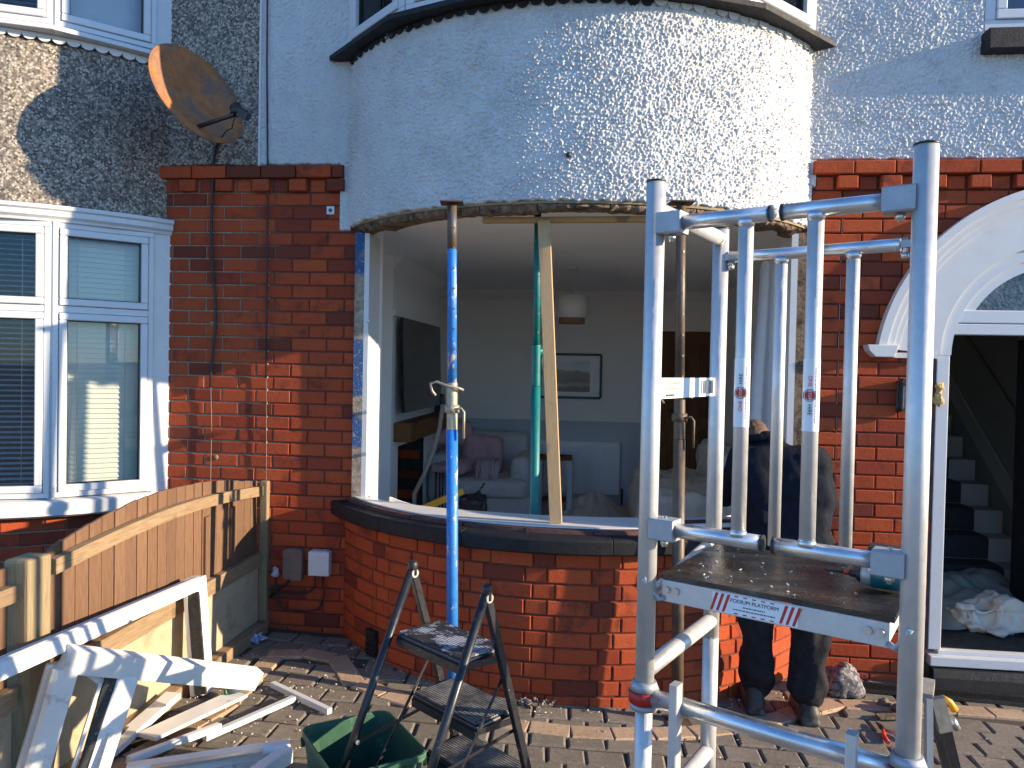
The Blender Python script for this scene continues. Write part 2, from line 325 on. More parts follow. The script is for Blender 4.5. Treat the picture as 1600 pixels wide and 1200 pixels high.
class MB:
    def __init__(s): s.v = []; s.f = []; s.sm = []; s.mi = []; s.mat = 0
    def add(s, vs, fs, smooth=False):
        b = len(s.v); s.v += [tuple(p) for p in vs]
        for f in fs: s.f.append([b + i for i in f]); s.sm.append(smooth); s.mi.append(s.mat)
        return s
    def box(s, c, size, rot=None, taper=1.0):
        hx, hy, hz = (d / 2 for d in size); m = Euler(rot).to_matrix() if rot else None
        vs = []
        for z in (-hz, hz):
            k = taper if z > 0 else 1
            for x, y in ((-hx, -hy), (hx, -hy), (hx, hy), (-hx, hy)):
                p = Vector((x * k, y * k, z)); p = m @ p if m else p
                vs.append(p + Vector(c))
        return s.add(vs, [(3, 2, 1, 0), (4, 5, 6, 7), (0, 1, 5, 4), (1, 2, 6, 5), (2, 3, 7, 6), (3, 0, 4, 7)])
    def beam(s, p0, p1, w, h, up=(0, 0, 1), ch=0.0):
        p0, p1 = Vector(p0), Vector(p1); d = (p1 - p0).normalized(); u = Vector(up)
        a = d.cross(u)
        if a.length < 1e-4: a = d.cross(Vector((1, 0, 0)))
        a.normalize(); b = a.cross(d).normalized()
        if ch:
            pr = [(-w/2+ch, -h/2), (w/2-ch, -h/2), (w/2, -h/2+ch), (w/2, h/2-ch), (w/2-ch, h/2), (-w/2+ch, h/2), (-w/2, h/2-ch), (-w/2, -h/2+ch)]
        else: pr = [(-w/2, -h/2), (w/2, -h/2), (w/2, h/2), (-w/2, h/2)]
        k = len(pr)
        vs = [p + a * x + b * y for p in (p0, p1) for x, y in pr]
        fs = [tuple(range(k))[::-1], tuple(range(k, 2 * k))] + [(i, (i+1) % k, k + (i+1) % k, k + i) for i in range(k)]
        return s.add(vs, fs)
    def tube(s, p0, p1, r0, r1=None, n=16, caps=True):
        r1 = r0 if r1 is None else r1
        return s.path([p0, p1], [r0, r1], n, caps)
    def path(s, pts, r, n=10, caps=True):
        pts = [Vector(p) for p in pts]; rs = r if isinstance(r, (list, tuple)) else [r] * len(pts)
        b = len(s.v); k = len(pts); prev = None; vs = []
        for i, p in enumerate(pts):
            d = (pts[min(i+1, k-1)] - pts[max(i-1, 0)]).normalized()
            if prev is None:
                a = d.cross(Vector((0, 0, 1)))
                if a.length < .05: a = d.cross(Vector((1, 0, 0)))
            else: a = prev - d * prev.dot(d)
            a.normalize(); prev = a; c = d.cross(a)
            for j in range(n):
                t = 2 * math.pi * j / n; vs.append(p + (a * math.cos(t) + c * math.sin(t)) * rs[i])
        fs = []
        for i in range(k - 1):
            for j in range(n):
                fs.append((i*n + j, i*n + (j+1) % n, (i+1)*n + (j+1) % n, (i+1)*n + j))
        s.add(vs, fs, True)
        if caps:
            s.f.append([b + j for j in range(n)][::-1]); s.sm.append(False); s.mi.append(s.mat)
            s.f.append([b + (k-1)*n + j for j in range(n)]); s.sm.append(False); s.mi.append(s.mat)
        return s
    def prism(s, poly, axis, a, b):        # 2-D polygon extruded along an axis ('x','y','z')
        k = len(poly)
        def P(u, v, w): return {'x': (w, u, v), 'y': (u, w, v), 'z': (u, v, w)}[axis]
        vs = [P(u, v, a) for u, v in poly] + [P(u, v, b) for u, v in poly]
        return s.add(vs, [tuple(range(k))[::-1], tuple(range(k, 2*k))] + [(i, (i+1) % k, k + (i+1) % k, k + i) for i in range(k)])
    def sweep(s, prof, stations, closed=True, smooth=False, caps=True):   # prof [(o,z)] swept over stations [(point(o)->xy fn)]
        k = len(prof); vs = []
        for st in stations:
            for o, z in prof: x, y = st(o); vs.append((x, y, z))
        fs = []
        for i in range(len(stations) - 1):
            for j in range(k if closed else k - 1):
                fs.append((i*k + j, (i+1)*k + j, (i+1)*k + (j+1) % k, i*k + (j+1) % k))
        b = len(s.v)
        s.add(vs, fs, smooth)
        if closed and caps:
            s.f.append([b + j for j in range(k)]); s.sm.append(False); s.mi.append(s.mat)
            s.f.append([b + (len(stations)-1)*k + j for j in range(k)][::-1]); s.sm.append(False); s.mi.append(s.mat)
        return s
    def sphere(s, c, r, n=12, m=8, sc=(1, 1, 1), rot=None):
        mm = Euler(rot).to_matrix() if rot else None
        vs = []
        for i in range(m + 1):
            t = math.pi * i / m
            for j in range(n):
                u = 2 * math.pi * j / n
                p = Vector((math.sin(t)*math.cos(u)*sc[0], math.sin(t)*math.sin(u)*sc[1], math.cos(t)*sc[2])) * r
                vs.append(Vector(c) + (mm @ p if mm else p))
        fs = [(i*n + j, (i+1)*n + j, (i+1)*n + (j+1) % n, i*n + (j+1) % n) for i in range(m) for j in range(n)]
        return s.add(vs, fs, True)
    def capsule(s, p0, p1, r0, r1, k=None):
        p0, p1 = Vector(p0), Vector(p1); L = (p1 - p0).length; k = k or max(2, int(L / (min(r0, r1) * .45)) + 1)
        for i in range(k + 1):
            t = i / k; s.sphere(p0.lerp(p1, t), r0 + (r1 - r0) * t, 12, 8)
        return s
    def mesh(s, name, mats, c):
        me = bpy.data.meshes.new(name)
        me.from_pydata([(x - c[0], y - c[1], z - c[2]) for x, y, z in s.v], [], s.f)
        for m in (mats if isinstance(mats, (list, tuple)) else [mats]): me.materials.append(m)
        me.polygons.foreach_set('use_smooth', s.sm); me.polygons.foreach_set('material_index', s.mi)
        bm = bmesh.new(); bm.from_mesh(me); bmesh.ops.recalc_face_normals(bm, faces=bm.faces); bm.to_mesh(me); bm.free()
        return me
    def build(s, name, mats, parent=None, bevel=0):
        a = np.array(s.v); c = Vector(((a.min(0) + a.max(0)) / 2).tolist())
        if not parent: c.z = float(a[:, 2].min())
        o = bpy.data.objects.new(name, s.mesh(name, mats, c))
        register(o, parent, c)
        if bevel:
            b = o.modifiers.new('bevel', 'BEVEL'); b.width = bevel; b.segments = 2; b.limit_method = 'ANGLE'
        return o

def copy_obj(src, parent, world, rot=None):
    o = bpy.data.objects.new(src.name.split('.')[0], src.data)
    register(o, parent, world)
    if rot: o.rotation_euler = rot
    return o

def blob(name, mb, mat, parent=None, vox=.012, smooth=6, wrinkle=0, wsc=10, origin=None):
    """union of overlapping closed shapes -> one continuous smooth mesh"""
    me = mb.mesh(name + '_src', mat, (0, 0, 0)); o = bpy.data.objects.new('tmp', me); COL.objects.link(o)
    r = o.modifiers.new('r', 'REMESH'); r.mode = 'VOXEL'; r.voxel_size = vox
    q = o.modifiers.new('s', 'SMOOTH'); q.iterations = smooth; q.factor = .5
    dg = bpy.context.evaluated_depsgraph_get(); dg.update()
    m2 = bpy.data.meshes.new_from_object(o.evaluated_get(dg)); m2.name = name
    bpy.data.objects.remove(o); bpy.data.meshes.remove(me)
    k = len(m2.vertices); co = np.empty(k * 3); m2.vertices.foreach_get('co', co); co = co.reshape(-1, 3)
    if wrinkle:
        no = np.empty(k * 3); m2.vertices.foreach_get('normal', no); no = no.reshape(-1, 3)
        h = np.array([mnoise.turbulence(Vector((x * wsc, y * wsc, z * wsc * .7)), 3, False) for x, y, z in co]) - .5
        co = co + no * (h * wrinkle)[:, None]
    c = (co.min(0) + co.max(0)) / 2
    if not parent: c[2] = co[:, 2].min()
    co -= c; m2.vertices.foreach_set('co', co.ravel()); m2.update()
    m2.materials.clear(); m2.materials.append(mat)
    m2.polygons.foreach_set('use_smooth', [True] * len(m2.polygons))
    o = bpy.data.objects.new(name, m2); register(o, parent, Vector(c.tolist())); return o

def grid_obj(name, P, mat, parent=None, smooth=True):
    """P: (nu, nv, 3) array of points -> mesh object"""
    nu, nv = P.shape[:2]; V = P.reshape(-1, 3); c = (V.min(0) + V.max(0)) / 2
    if not parent: c[2] = V[:, 2].min()
    i = np.arange(nu * nv).reshape(nu, nv)
    q = np.stack([i[:-1, :-1], i[1:, :-1], i[1:, 1:], i[:-1, 1:]], -1).reshape(-1, 4)
    me = bpy.data.meshes.new(name)
    me.vertices.add(len(V)); me.vertices.foreach_set('co', (V - c).ravel())
    me.loops.add(q.size); me.loops.foreach_set('vertex_index', q.ravel())
    me.polygons.add(len(q)); me.polygons.foreach_set('loop_start', np.arange(0, q.size, 4)); 
    me.update(calc_edges=True); me.validate()
    me.polygons.foreach_set('use_smooth', np.full(len(q), smooth))
    me.materials.append(mat)
    o = bpy.data.objects.new(name, me); return register(o, parent, Vector(c.tolist()))

def hash2(i, j, k):
    h = (i.astype(np.int64) * 374761393 + j.astype(np.int64) * 668265263 + k * 2147483647) & 0xffffffff
    h = ((h ^ (h >> 13)) * 1274126177) & 0xffffffff
    return ((h ^ (h >> 16)) & 0xffffff) / float(0xffffff)
def bumps(U, V, cell, seed, r=.75):
    """field of rounded blobs of random height, 0..1"""
    iu = np.floor(U / cell); iv = np.floor(V / cell); out = np.zeros_like(U)
    for a in (-1, 0, 1):
        for b in (-1, 0, 1):
            i, j = iu + a, iv + b
            cx = (i + hash2(i, j, seed)) * cell; cy = (j + hash2(i, j, seed + 1)) * cell
            rad = cell * r * (.55 + .8 * hash2(i, j, seed + 2)); amp = .25 + .75 * hash2(i, j, seed + 3)
            d2 = ((U - cx) ** 2 + (V - cy) ** 2) / rad ** 2
            out = np.maximum(out, amp * np.clip(1 - d2, 0, None))
    return out
def vnoise(U, V, cell, seed):
    u, v = U / cell, V / cell; i, j = np.floor(u), np.floor(v); a, b = u - i, v - j
    a = a * a * (3 - 2 * a); b = b * b * (3 - 2 * b)
    return (hash2(i, j, seed) * (1-a) + hash2(i+1, j, seed) * a) * (1-b) + (hash2(i, j+1, seed) * (1-a) + hash2(i+1, j+1, seed) * a) * b

def gz(x): return -.03 - .03 * max(-3.0, min(4.0, x))     # the drive falls gently to the right
# bay geometry (both houses carry the same bay, mirrored about the party line)
BX, BY, BR, BH = -.16, .939, 1.669, R(55.8)
NX = -4.13
def arc(cx, r, phi, cy=BY): return (cx + r * math.sin(phi), cy - r * math.cos(phi))

# ================================================================== THE SETTING
mb = MB(); xs = [-300, -2.2, -1.5, -1, 0, 1, 2, 2.6, 3.2, 300]; ys = [-300, -4.6, 0.02]
fs = [(j*10+i, j*10+i+1, (j+1)*10+i+1, (j+1)*10+i) for j in range(2) for i in range(9)]
mb.add([(x, y, gz(x) - .06) for y in ys for x in xs], fs)
M['street'] = simple('grey_paving', (.22, .20, .175), .9, var=.2, sc=3, bump=.2)
tag(mb.build('ground', M['street']), kind='structure')

def cham_box(lx, ly, lz, ch, jit=0, rs=None):
    """block with a chamfered top, top at z=0"""
    rs = rs or random
    mb = MB(); J = lambda: (rs.random() - .5) * 2 * jit
    o = [(-lx/2, -ly/2), (lx/2, -ly/2), (lx/2, ly/2), (-lx/2, ly/2)]
    o = [(x + J(), y + J()) for x, y in o]
    i = [(x - math.copysign(ch, x), y - math.copysign(ch, y)) for x, y in o]
    vs = [(x, y, -lz) for x, y in o] + [(x, y, -ch * .8) for x, y in o] + [(x, y, J() * .4) for x, y in i]
    fs = [(a*4 + k, a*4 + (k+1) % 4, a*4 + 4 + (k+1) % 4, a*4 + 4 + k) for a in (0, 1) for k in range(4)] + [(8, 9, 10, 11)]
    return mb.add(vs, fs)
drive = tag(MB().add([(x, y, gz(x) - .012) for y in (-4.6, .01) for x in (-2.12, 3.4)], [(0, 1, 3, 2)]).build('driveway', M['sand']), kind='structure')
PV = [cham_box(.171, .129, .05, .010, .005).mesh('paver', M['paver'], (0, 0, 0)) for _ in range(6)]
PT = [cham_box(.195, .122, .05, .006, .003).mesh('buff_paver', M['paver_tan'], (0, 0, 0)) for _ in range(5)]
# buff soldier band: from the fence, in to the wall corner, round the bay, along to the door
band = [(-2.02, -1.95), (-1.68, -1.34), (-1.83 + .06, -.44), (-1.50, -.38)]
for ph in range(-40, 41, 5):
    band.append(arc(BX, BR + .255 + .03 * math.cos(R(ph)), R(ph)))
band += [(1.32, -.40), (1.9, -.33), (2.6, -.30)]
band = [(-1.93, -1.75), (-1.77, -1.10), (-1.80, -.42)] + [(-1.62, -.37), (-1.44, -.40)] + [b for b in band if -1.35 < b[0] < 1.2 and b[1] < -.4] + [(1.32, -.40), (1.9, -.33), (2.6, -.30)]
def resample(pts, step):
    out = []; acc = 0
    for a, b in zip(pts, pts[1:]):
        a, b = Vector(a), Vector(b); L = (b - a).length; t = step - acc if out else 0
        while t <= L:
            out.append((a.lerp(b, t / L), math.atan2((b - a).y, (b - a).x))); t += step
        acc = (L - (t - step)) if L - (t - step) >= 0 else 0
    return out
bandpts = resample(band, .20)
def band_y(x, y):
    return min((Vector((x, y)) - p).length for p, a in bandpts)
def in_bay(x, y, m=0): return y > -.02 or ((x - BX) ** 2 + (y - BY) ** 2) < (BR + m) ** 2 or ((x - NX) ** 2 + (y - BY) ** 2) < (BR + m) ** 2
for p, a in bandpts:
    copy = bpy.data.objects.new('buff_paver', random.choice(PT)); register(copy, drive, (p.x, p.y, gz(p.x) + .004))
    copy.rotation_euler = (0, R(1.7), a + (random.random() - .5) * .03)
rest = MB(); cnt = 0
row = 0; y = -.10
while y > -4.6:
    x = -2.05 + (row % 2) * .09 - .2
    while x < 3.1:
        yy = y + .05 * math.sin(x * 1.2) + (random.random() - .5) * .004
        if not in_bay(x, yy, -.08) and x > -2.03 and band_y(x, yy) > .06:
            vis = yy > -1.85 - .18 * max(0, -x - .5) + .10 * max(0, x) and x < 2.55
            if yy < -1.78 and x > -1.2: vis = False
            if vis and cnt < 290:
                o = bpy.data.objects.new('paver', random.choice(PV)); register(o, drive, (x, yy, gz(x) + random.uniform(-.004, .002)))
                o.rotation_euler = (random.uniform(-.01, .01), R(1.7) + random.uniform(-.012, .012), random.uniform(-.03, .03) + .05 * math.cos(x * 1.2)); cnt += 1
            else:
                b = cham_box(.172, .132, .05, .008, .003); rest.add([(u + x, v + yy, w + gz(x)) for u, v, w in b.v], b.f)
        x += .18
    y -= .142; row += 1
tag(rest.build('paver_field', M['paver'], drive), kind='stuff')

# ================================================================== BRICKWORK
CO, ST, JT = .083, .228, .009
brick_cache = {}
def brick_mesh(L, H, D, mat, var):
    key = (round(L, 3), round(H, 3), D, mat.name, var)
    if key not in brick_cache:
        rs = random.Random(hash(key[:3]) + var * 77 if False else int(L * 1000) * 31 + var * 7 + int(H * 1000))
        J = lambda: (rs.random() - .5) * .004
        o = [(-L/2 + J()*.4, -H/2 + J()*.5), (L/2 + J()*.4, -H/2 + J()*.5), (L/2 + J()*.4, H/2 + J()*.5), (-L/2 + J()*.4, H/2 + J()*.5)]
        c = .0045
        i = [(x - math.copysign(c + abs(J()) * .6, x), z - math.copysign(c + abs(J()) * .6, z)) for x, z in o]
        vs = [(x, D, z) for x, z in o] + [(x, .004 + abs(J()) * .4, z) for x, z in o] + [(x, J() * .5, z) for x, z in i]
        fs = [(a*4 + k, a*4 + 4 + k, a*4 + 4 + (k+1) % 4, a*4 + (k+1) % 4) for a in (0, 1) for k in range(4)] + [(8, 11, 10, 9)]
        m = MB().add(vs, fs)
        brick_cache[key] = m.mesh('brick', mat, (0, 0, 0))
    return brick_cache[key]
def put_brick(parent, x, y, z, L, mat, rz=0, H=CO - JT, D=.05):
    L = round(L / .01) * .01
    if L < .025: return
    o = bpy.data.objects.new('brick', brick_mesh(L, H, D, mat, random.randrange(4)))
    register(o, parent, (x, y, z)); o.rotation_euler = (random.uniform(-.006, .006), random.uniform(-.004, .004), rz + random.uniform(-.008, .008))
def brick_rows(parent, spans, mat, ztop, n, off0=0, y=0.0, skip_dentil=True):
    """spans(z, i) -> list of (x0, x1) to fill on course i"""
    for i in range(n):
        z = ztop - CO * (i + .5)
        for (x0, x1) in spans(z, i):
            x = math.floor(x0 / ST) * ST - (i % 2) * ST / 2 + off0
            while x < x1:
                a, b = max(x, x0), min(x + ST, x1)
                if b - a > .03: put_brick(parent, (a + b) / 2, y - random.random() * .002, z, b - a - JT, mat)
                x += ST
ZT = 2.95
# --- brick pier between the two bays
pier = thing('brick_wall', (-2.12, 0, gz(-2.1)), 'red brick wall strip between the two bay windows, crossed by cables', 'wall')
def sp_left(z, i):
    x1 = -1.575 if z > 2.52 else (-1.49 if z > .78 else -1.53)
    if z > 2.62: x1 = -1.575
    return [(-2.775 if z > 2.6 else -2.765, x1)]
brick_rows(pier, lambda z, i: sp_left(z, i) if i != 1 and i != 0 else [], M['brick_darker'], ZT, 36, .03)
MB().box((-2.12, .026, 1.4), (1.29, .04, 3.06)).build('mortar_bed', M['mortar_mix'], pier)
def dentils(parent, x0, x1, mat):
    x = x0                                         # oversailing top course
    while x < x1:
        L = min(ST, x1 - x)
        put_brick(parent, x + L / 2, -.045, ZT - CO / 2, L - JT, mat, D=.09); x += ST
    x = x0 + .02; k = 0
    while x < x1 - .05:                            # dentil course: one header out, one in
        put_brick(parent, x + .055, -.040 if k % 2 else -.004, ZT - CO * 1.5, .114 if k % 2 else .105, mat, D=.085); x += .121; k += 1
dentils(pier, -2.79, -1.57, M['brick_darker'])
# --- curved wall under the bay, Flemish bond
bayw = thing('brick_wall', (BX, -.5, gz(BX)), 'curved red brick wall under the open bay, beneath the black sill', 'wall')
SZ = .762
for i in range(10):
    z = SZ - CO * (i + .5); a = -BH + ((0.0, .085)[i % 2]) / BR; k = 0
    seq = (.228, .117)
    end = BH
    aa = -BH
    first = .07 if i % 2 else .228
    while aa < end - .01:
        L = first if k == 0 else seq[(k + (0 if i % 2 else 1)) % 2]
        L = min(L, (end - aa) * BR)
        am = aa + L / 2 / BR; xx, yy = arc(BX, BR, am)
        if L > .035: put_brick(bayw, xx, yy, z, L - JT, M['brick'], rz=am)
        aa += L / BR; k += 1
st = [(lambda o, p=p: arc(BX, BR + o, p)) for p in np.linspace(-BH, BH, 40)]
MB().sweep([(-.006, -.2), (-.006, SZ), (-.10, SZ), (-.10, -.2)], st).build('mortar_bed', M['mortar_red'], bayw)
xx, yy = arc(BX, BR, R(-41))
vent = MB().box((xx - .004, yy - .012, .09), (.10, .02, .15), (0, 0, R(-41)))
vent.build('air_grille_frame', M['black_paint'], bayw)
for k in range(5):
    MB().box((xx - .012, yy - .022, .035 + k * .027), (.085, .012, .014), (R(25), 0, R(-41))).build('grille_bar', M['black_metal'], bayw)
# --- pier between the bay and the door
AX, AZ, AR = 2.72, 1.71, 1.111       # outer sweep of the door arch
FXc, FZc, FRr = 2.614, 1.834, .637   # sweep of the door frame
rp = thing('brick_wall', (1.6, 0, gz(1.6)), 'red brick wall strip between the bay and the arched front door', 'wall')
def sp_right(z, i):
    x0 = 1.215 if z > .8 else 1.20
    if z > 2.45: x0 = 1.235
    if z > 1.84:
        dz = z + .05 - AZ
        if dz < AR:
            w = math.sqrt(max(0, AR * AR - dz * dz)); r = [(x0, AX - w + .03)]
            if z > 2.3: r.append((AX + w, 4.0))
            return r
        return [(x0, 3.1)]
    return [(x0, 1.955)]
brick_rows(rp, lambda z, i: sp_right(z, i) if i not in (0, 1) else [], M['brick'], ZT, 37, .05)
dentils(rp, 1.24, 3.1, M['brick'])
MB().box((1.585, .028, .88), (.74, .04, 2.0)).build('mortar_bed', M['mortar_red'], rp)
ap = [(AX - (AR - .03) * math.cos(t), AZ + (AR - .03) * math.sin(t)) for t in np.linspace(R(9), R(122), 30)]
MB().prism([(1.2, 1.88), (1.2, 2.95)] + [(3.3, 2.95)] + ap[::-1], 'y', .012, .05).build('mortar_bed', M['mortar_red'], rp)

# ================================================================== THE HOUSE FRONT (white roughcast)
house = thing('terraced_house', (BX, 0, 2.5), 'white roughcast upper front of the house with a curved bay above the opening', 'house')
def rough(U, V, seed, amp=.011, cell=.0155):
    a = bumps(U, V, cell, seed, .62) * .75 + bumps(U, V, cell * .6, seed + 9, .62) * .45
    big = vnoise(U, V, .10, seed + 20) * .6 + vnoise(U, V, .04, seed + 21) * .4
    return amp * a * (.55 + .75 * big) + (vnoise(U, V, .35, seed + 30) - .5) * .012
def stucco_arc(name, parent, cx, ph0, ph1, z0, z1, mat, res, seed, amp, cell, ragged=.012):
    nu = int((ph1 - ph0) * BR / res) + 1; nv = int((z1 - z0) / res) + 1
    ph = np.linspace(ph0, ph1, nu)[:, None] + np.zeros((1, nv)); z = np.linspace(z0, z1, nv)[None, :] + np.zeros((nu, 1))
    U = ph * BR; h = rough(U, z, seed, amp, cell) + .002
    edge = np.clip((z - z0) / .012, 0, 1)
    r = BR + h * edge - .02 * (1 - edge)
    zz = z + (1 - np.clip((z - z0) / .05, 0, 1)) * (vnoise(U, U * 0, .03, seed + 5) - .4) * ragged
    P = np.stack([cx + r * np.sin(ph), BY - r * np.cos(ph), zz], -1)
    return grid_obj(name, P, mat, parent)
def stucco_flat(name, parent, x0, x1, z0, z1, mat, res, seed, amp, cell, y=0.0, ragged=.012):
    nu = int((x1 - x0) / res) + 1; nv = int((z1 - z0) / res) + 1
    x = np.linspace(x0, x1, nu)[:, None] + np.zeros((1, nv)); z = np.linspace(z0, z1, nv)[None, :] + np.zeros((nu, 1))
    h = rough(x, z, seed, amp, cell); edge = np.clip((z - z0) / .012, 0, 1) if ragged else np.ones_like(z)
    zz = z + (1 - np.clip((z - z0) / .05, 0, 1)) * (vnoise(x, x * 0, .03, seed + 5) - .4) * ragged
    P = np.stack([x, y - h * edge + .03 * (1 - edge), zz], -1)
    return grid_obj(name, P, mat, parent)
stucco_arc('bay_render', house, BX, -BH - .012, BH + .012, 2.565, 3.60, M['stucco'], .0040, 3, .0185, .0158, .02)
stucco_flat('wall_render', house, -2.125, -1.50, 2.952, 5.0, M['stucco'], .0055, 50, .013, .016)
stucco_flat('wall_render', house, 1.17, 3.4, 2.955, 3.68, M['stucco'], .0045, 90, .0155, .016)
stucco_flat('wall_render', house, 1.17, 2.165, 3.679, 5.0, M['stucco'], .0050, 90, .0155, .016, ragged=0)
# ragged returns of render where the bay meets the brick
P_ = lambda x0, x1, z0, z1, s: stucco_flat('render_return', house, x0, x1, z0, z1, M['stucco'], .005, s, .008, .0155, y=-.012)
P_(1.185, 1.262, 2.80, 2.96, 130); P_(1.185, 1.238, 2.56, 2.81, 131)
P_(-1.60, -1.53, 2.54, 2.96, 132)
# bottom edge of the bay: torn board and rotten timbers showing
def jag(i, k): return (hash2(np.array(float(i)), np.array(float(k)), 7) - .5)
random.seed(31)
aa = -BH * .985
while aa < BH * .98:
    L = random.uniform(.12, .55) / BR; a1 = min(aa + L, BH * .985); n_ = max(4, int(L * BR / .02))
    vs = []; d0, z0 = random.uniform(-.03, .012), random.uniform(-.016, .012)
    for p in np.linspace(aa + .002, a1 - .002, n_):
        j = lambda k: random.uniform(-k, k)
        pr = [(-.13, 2.534 + z0 + j(.003)), (-.055 + d0 + j(.006), 2.528 + z0 + j(.006)), (-.020 + d0 + j(.010), 2.532 + z0 + j(.009)), (-.012 + d0 * .5 + j(.008), 2.545 + j(.006)), (-.016, 2.562), (-.13, 2.562)]
        for o, z in pr: x, y = arc(BX, BR + o, p); vs.append((x, y, z))
    fs = [(i*6 + k, (i+1)*6 + k, (i+1)*6 + (k+1) % 6, i*6 + (k+1) % 6) for i in range(n_ - 1) for k in range(6)] + [tuple(range(6)), tuple(range((n_-1)*6, n_*6))[::-1]]
    MB().add(vs, fs).build('lintel_timber', M['rot_timber'], house); aa = a1
st = [(lambda o, p=p: arc(BX, BR + o, p)) for p in np.linspace(-BH, BH, 40)]
MB().sweep([(-.13, 2.560), (-.006, 2.560), (-.006, 2.572), (-.13, 2.572)], st).build('soffit_board', M['post_wood'], house)
MB().sweep([(-.30, 2.572), (-.01, 2.573), (-.01, 2.60), (-.30, 2.60)], st).build('bay_floor_edge', M['rot_timber'], house)
# black sill
SJ = [-BH - .045, R(-36), R(-17), R(9), R(31), BH + .03]
for i, (a0, a1) in enumerate(zip(SJ[:-1], SJ[1:])):
    st = [(lambda o, p=p: arc(BX, BR + o, p)) for p in np.linspace(a0 + .0004, a1 - .0004, 14)]
    dz = .002 * float(jag(i, 4))
    MB().sweep([(-.06, .764), (.062, .764 + dz), (.078, .774 + dz), (.082, .84 + dz), (.070, .853 + dz), (-.06, .868)], st).build('sill_stone', M['black_paint'], house, bevel=.004)
for i, (a0, a1) in enumerate(zip(np.linspace(-BH * .97, BH * .97, 10)[:-1], np.linspace(-BH * .97, BH * .97, 10)[1:])):
    st = [(lambda o, p=p: arc(BX, BR + o, p)) for p in np.linspace(a0, a1 - .003, 6)]
    d = .012 * float(jag(i, 5))
    MB().sweep([(-.055, .862), (.004 + d, .860), (-.002 + d, .880), (-.055, .884)], st).build('sill_frame_remnant', M['brown_strip'], house)
# white inner board
ph = np.linspace(-BH * .96, BH * .96, 60); top = []
vs = []
for p in ph:
    ox, oy = arc(BX, BR - .035, p); q = p / (BH * .96)
    ix = BX + 1.28 * q; iy = .06 - .46 * math.cos(q * math.pi / 2) ** .55
    vs += [(ox, oy, .890), (ix, iy, .890), (ox, oy, .868), (ix, iy, .868)]
fs = []
for i in range(59):
    b = i * 4; fs += [(b, b+4, b+5, b+1), (b, b+2, b+6, b+4), (b+1, b+5, b+7, b+3), (b+2, b+3, b+7, b+6)]
MB().add(vs, fs).build('window_board', M['white_paint'], house)
# inner skin of the dwarf wall under the board
st = [(lambda o, p=p: arc(BX, BR + o, p)) for p in np.linspace(-BH, BH, 30)]
MB().sweep([(-.30, 0), (-.30, .86), (-.29, .86), (-.29, 0)], st).build('inner_bay_wall', M['plaster_white'], house)
# jambs
def jamb(sgn, xs_):
    a, b, c = xs_
    MB().box(((a + b) / 2, .06, 1.70), (abs(b - a), .20, 1.66)).build('torn_jamb', M['cement'] if sgn < 0 else M['rot_timber'], house)
    MB().box(((b + c) / 2, .08, 1.705), (abs(c - b), .24, 1.64)).build('plaster_reveal', M['white_paint'], house)
jamb(-1, (-1.489, -1.428, -1.398)); jamb(1, (1.212, 1.165, 1.128))
for k, zz in enumerate((1.16, 1.98, 1.42)):
    MB().sphere((-1.396, -.045, zz), .012, 8, 6).build('filler_dab', M['white_paint'], house)
# --- upper bay window: five straight lights on the curve, black sill, scalloped trim below
FA = [R(a) for a in (-57.5, -33.7, -11.2, 11.2, 33.7, 56.5)]
for i in range(5):
    p0, p1 = arc(BX, 1.80, FA[i]), arc(BX, 1.80, FA[i+1]); q0, q1 = arc(BX, 1.55, FA[i]), arc(BX, 1.55, FA[i+1])
    z0, z1, z2 = 3.592, 3.622, 3.645
    MB().add([(*p0, z0), (*p1, z0), (*q1, z0), (*q0, z0), (*p0, z1), (*p1, z1), (*q1, z2), (*q0, z2)],
             [(3, 2, 1, 0), (4, 5, 6, 7), (0, 1, 5, 4), (1, 2, 6, 5), (2, 3, 7, 6), (3, 0, 4, 7)]).build('upper_sill', M['black_paint'], house, bevel=.003)
for k in range(46):
    p = -BH + .03 + (2 * BH - .06) * k / 45
    x, y = arc(BX, BR + .012 + .004 * (k % 3), p); z = 3.590
    pr = [(.034 * math.cos(t), -.034 * math.sin(t) * (.8 + .25 * abs(float(jag(k, 8))) * 2)) for t in np.linspace(0, math.pi, 9)]
    m = MB().prism(pr, 'y', -.004, .004)
    m.v = [(x + u * math.cos(p) - w * math.sin(p) * 1.0, y + u * math.sin(p) + w * math.cos(p), z + v_) for u, w, v_ in m.v]
    m.build('scallop', M['black_paint'] if p < R(14) else M['stucco'], house)

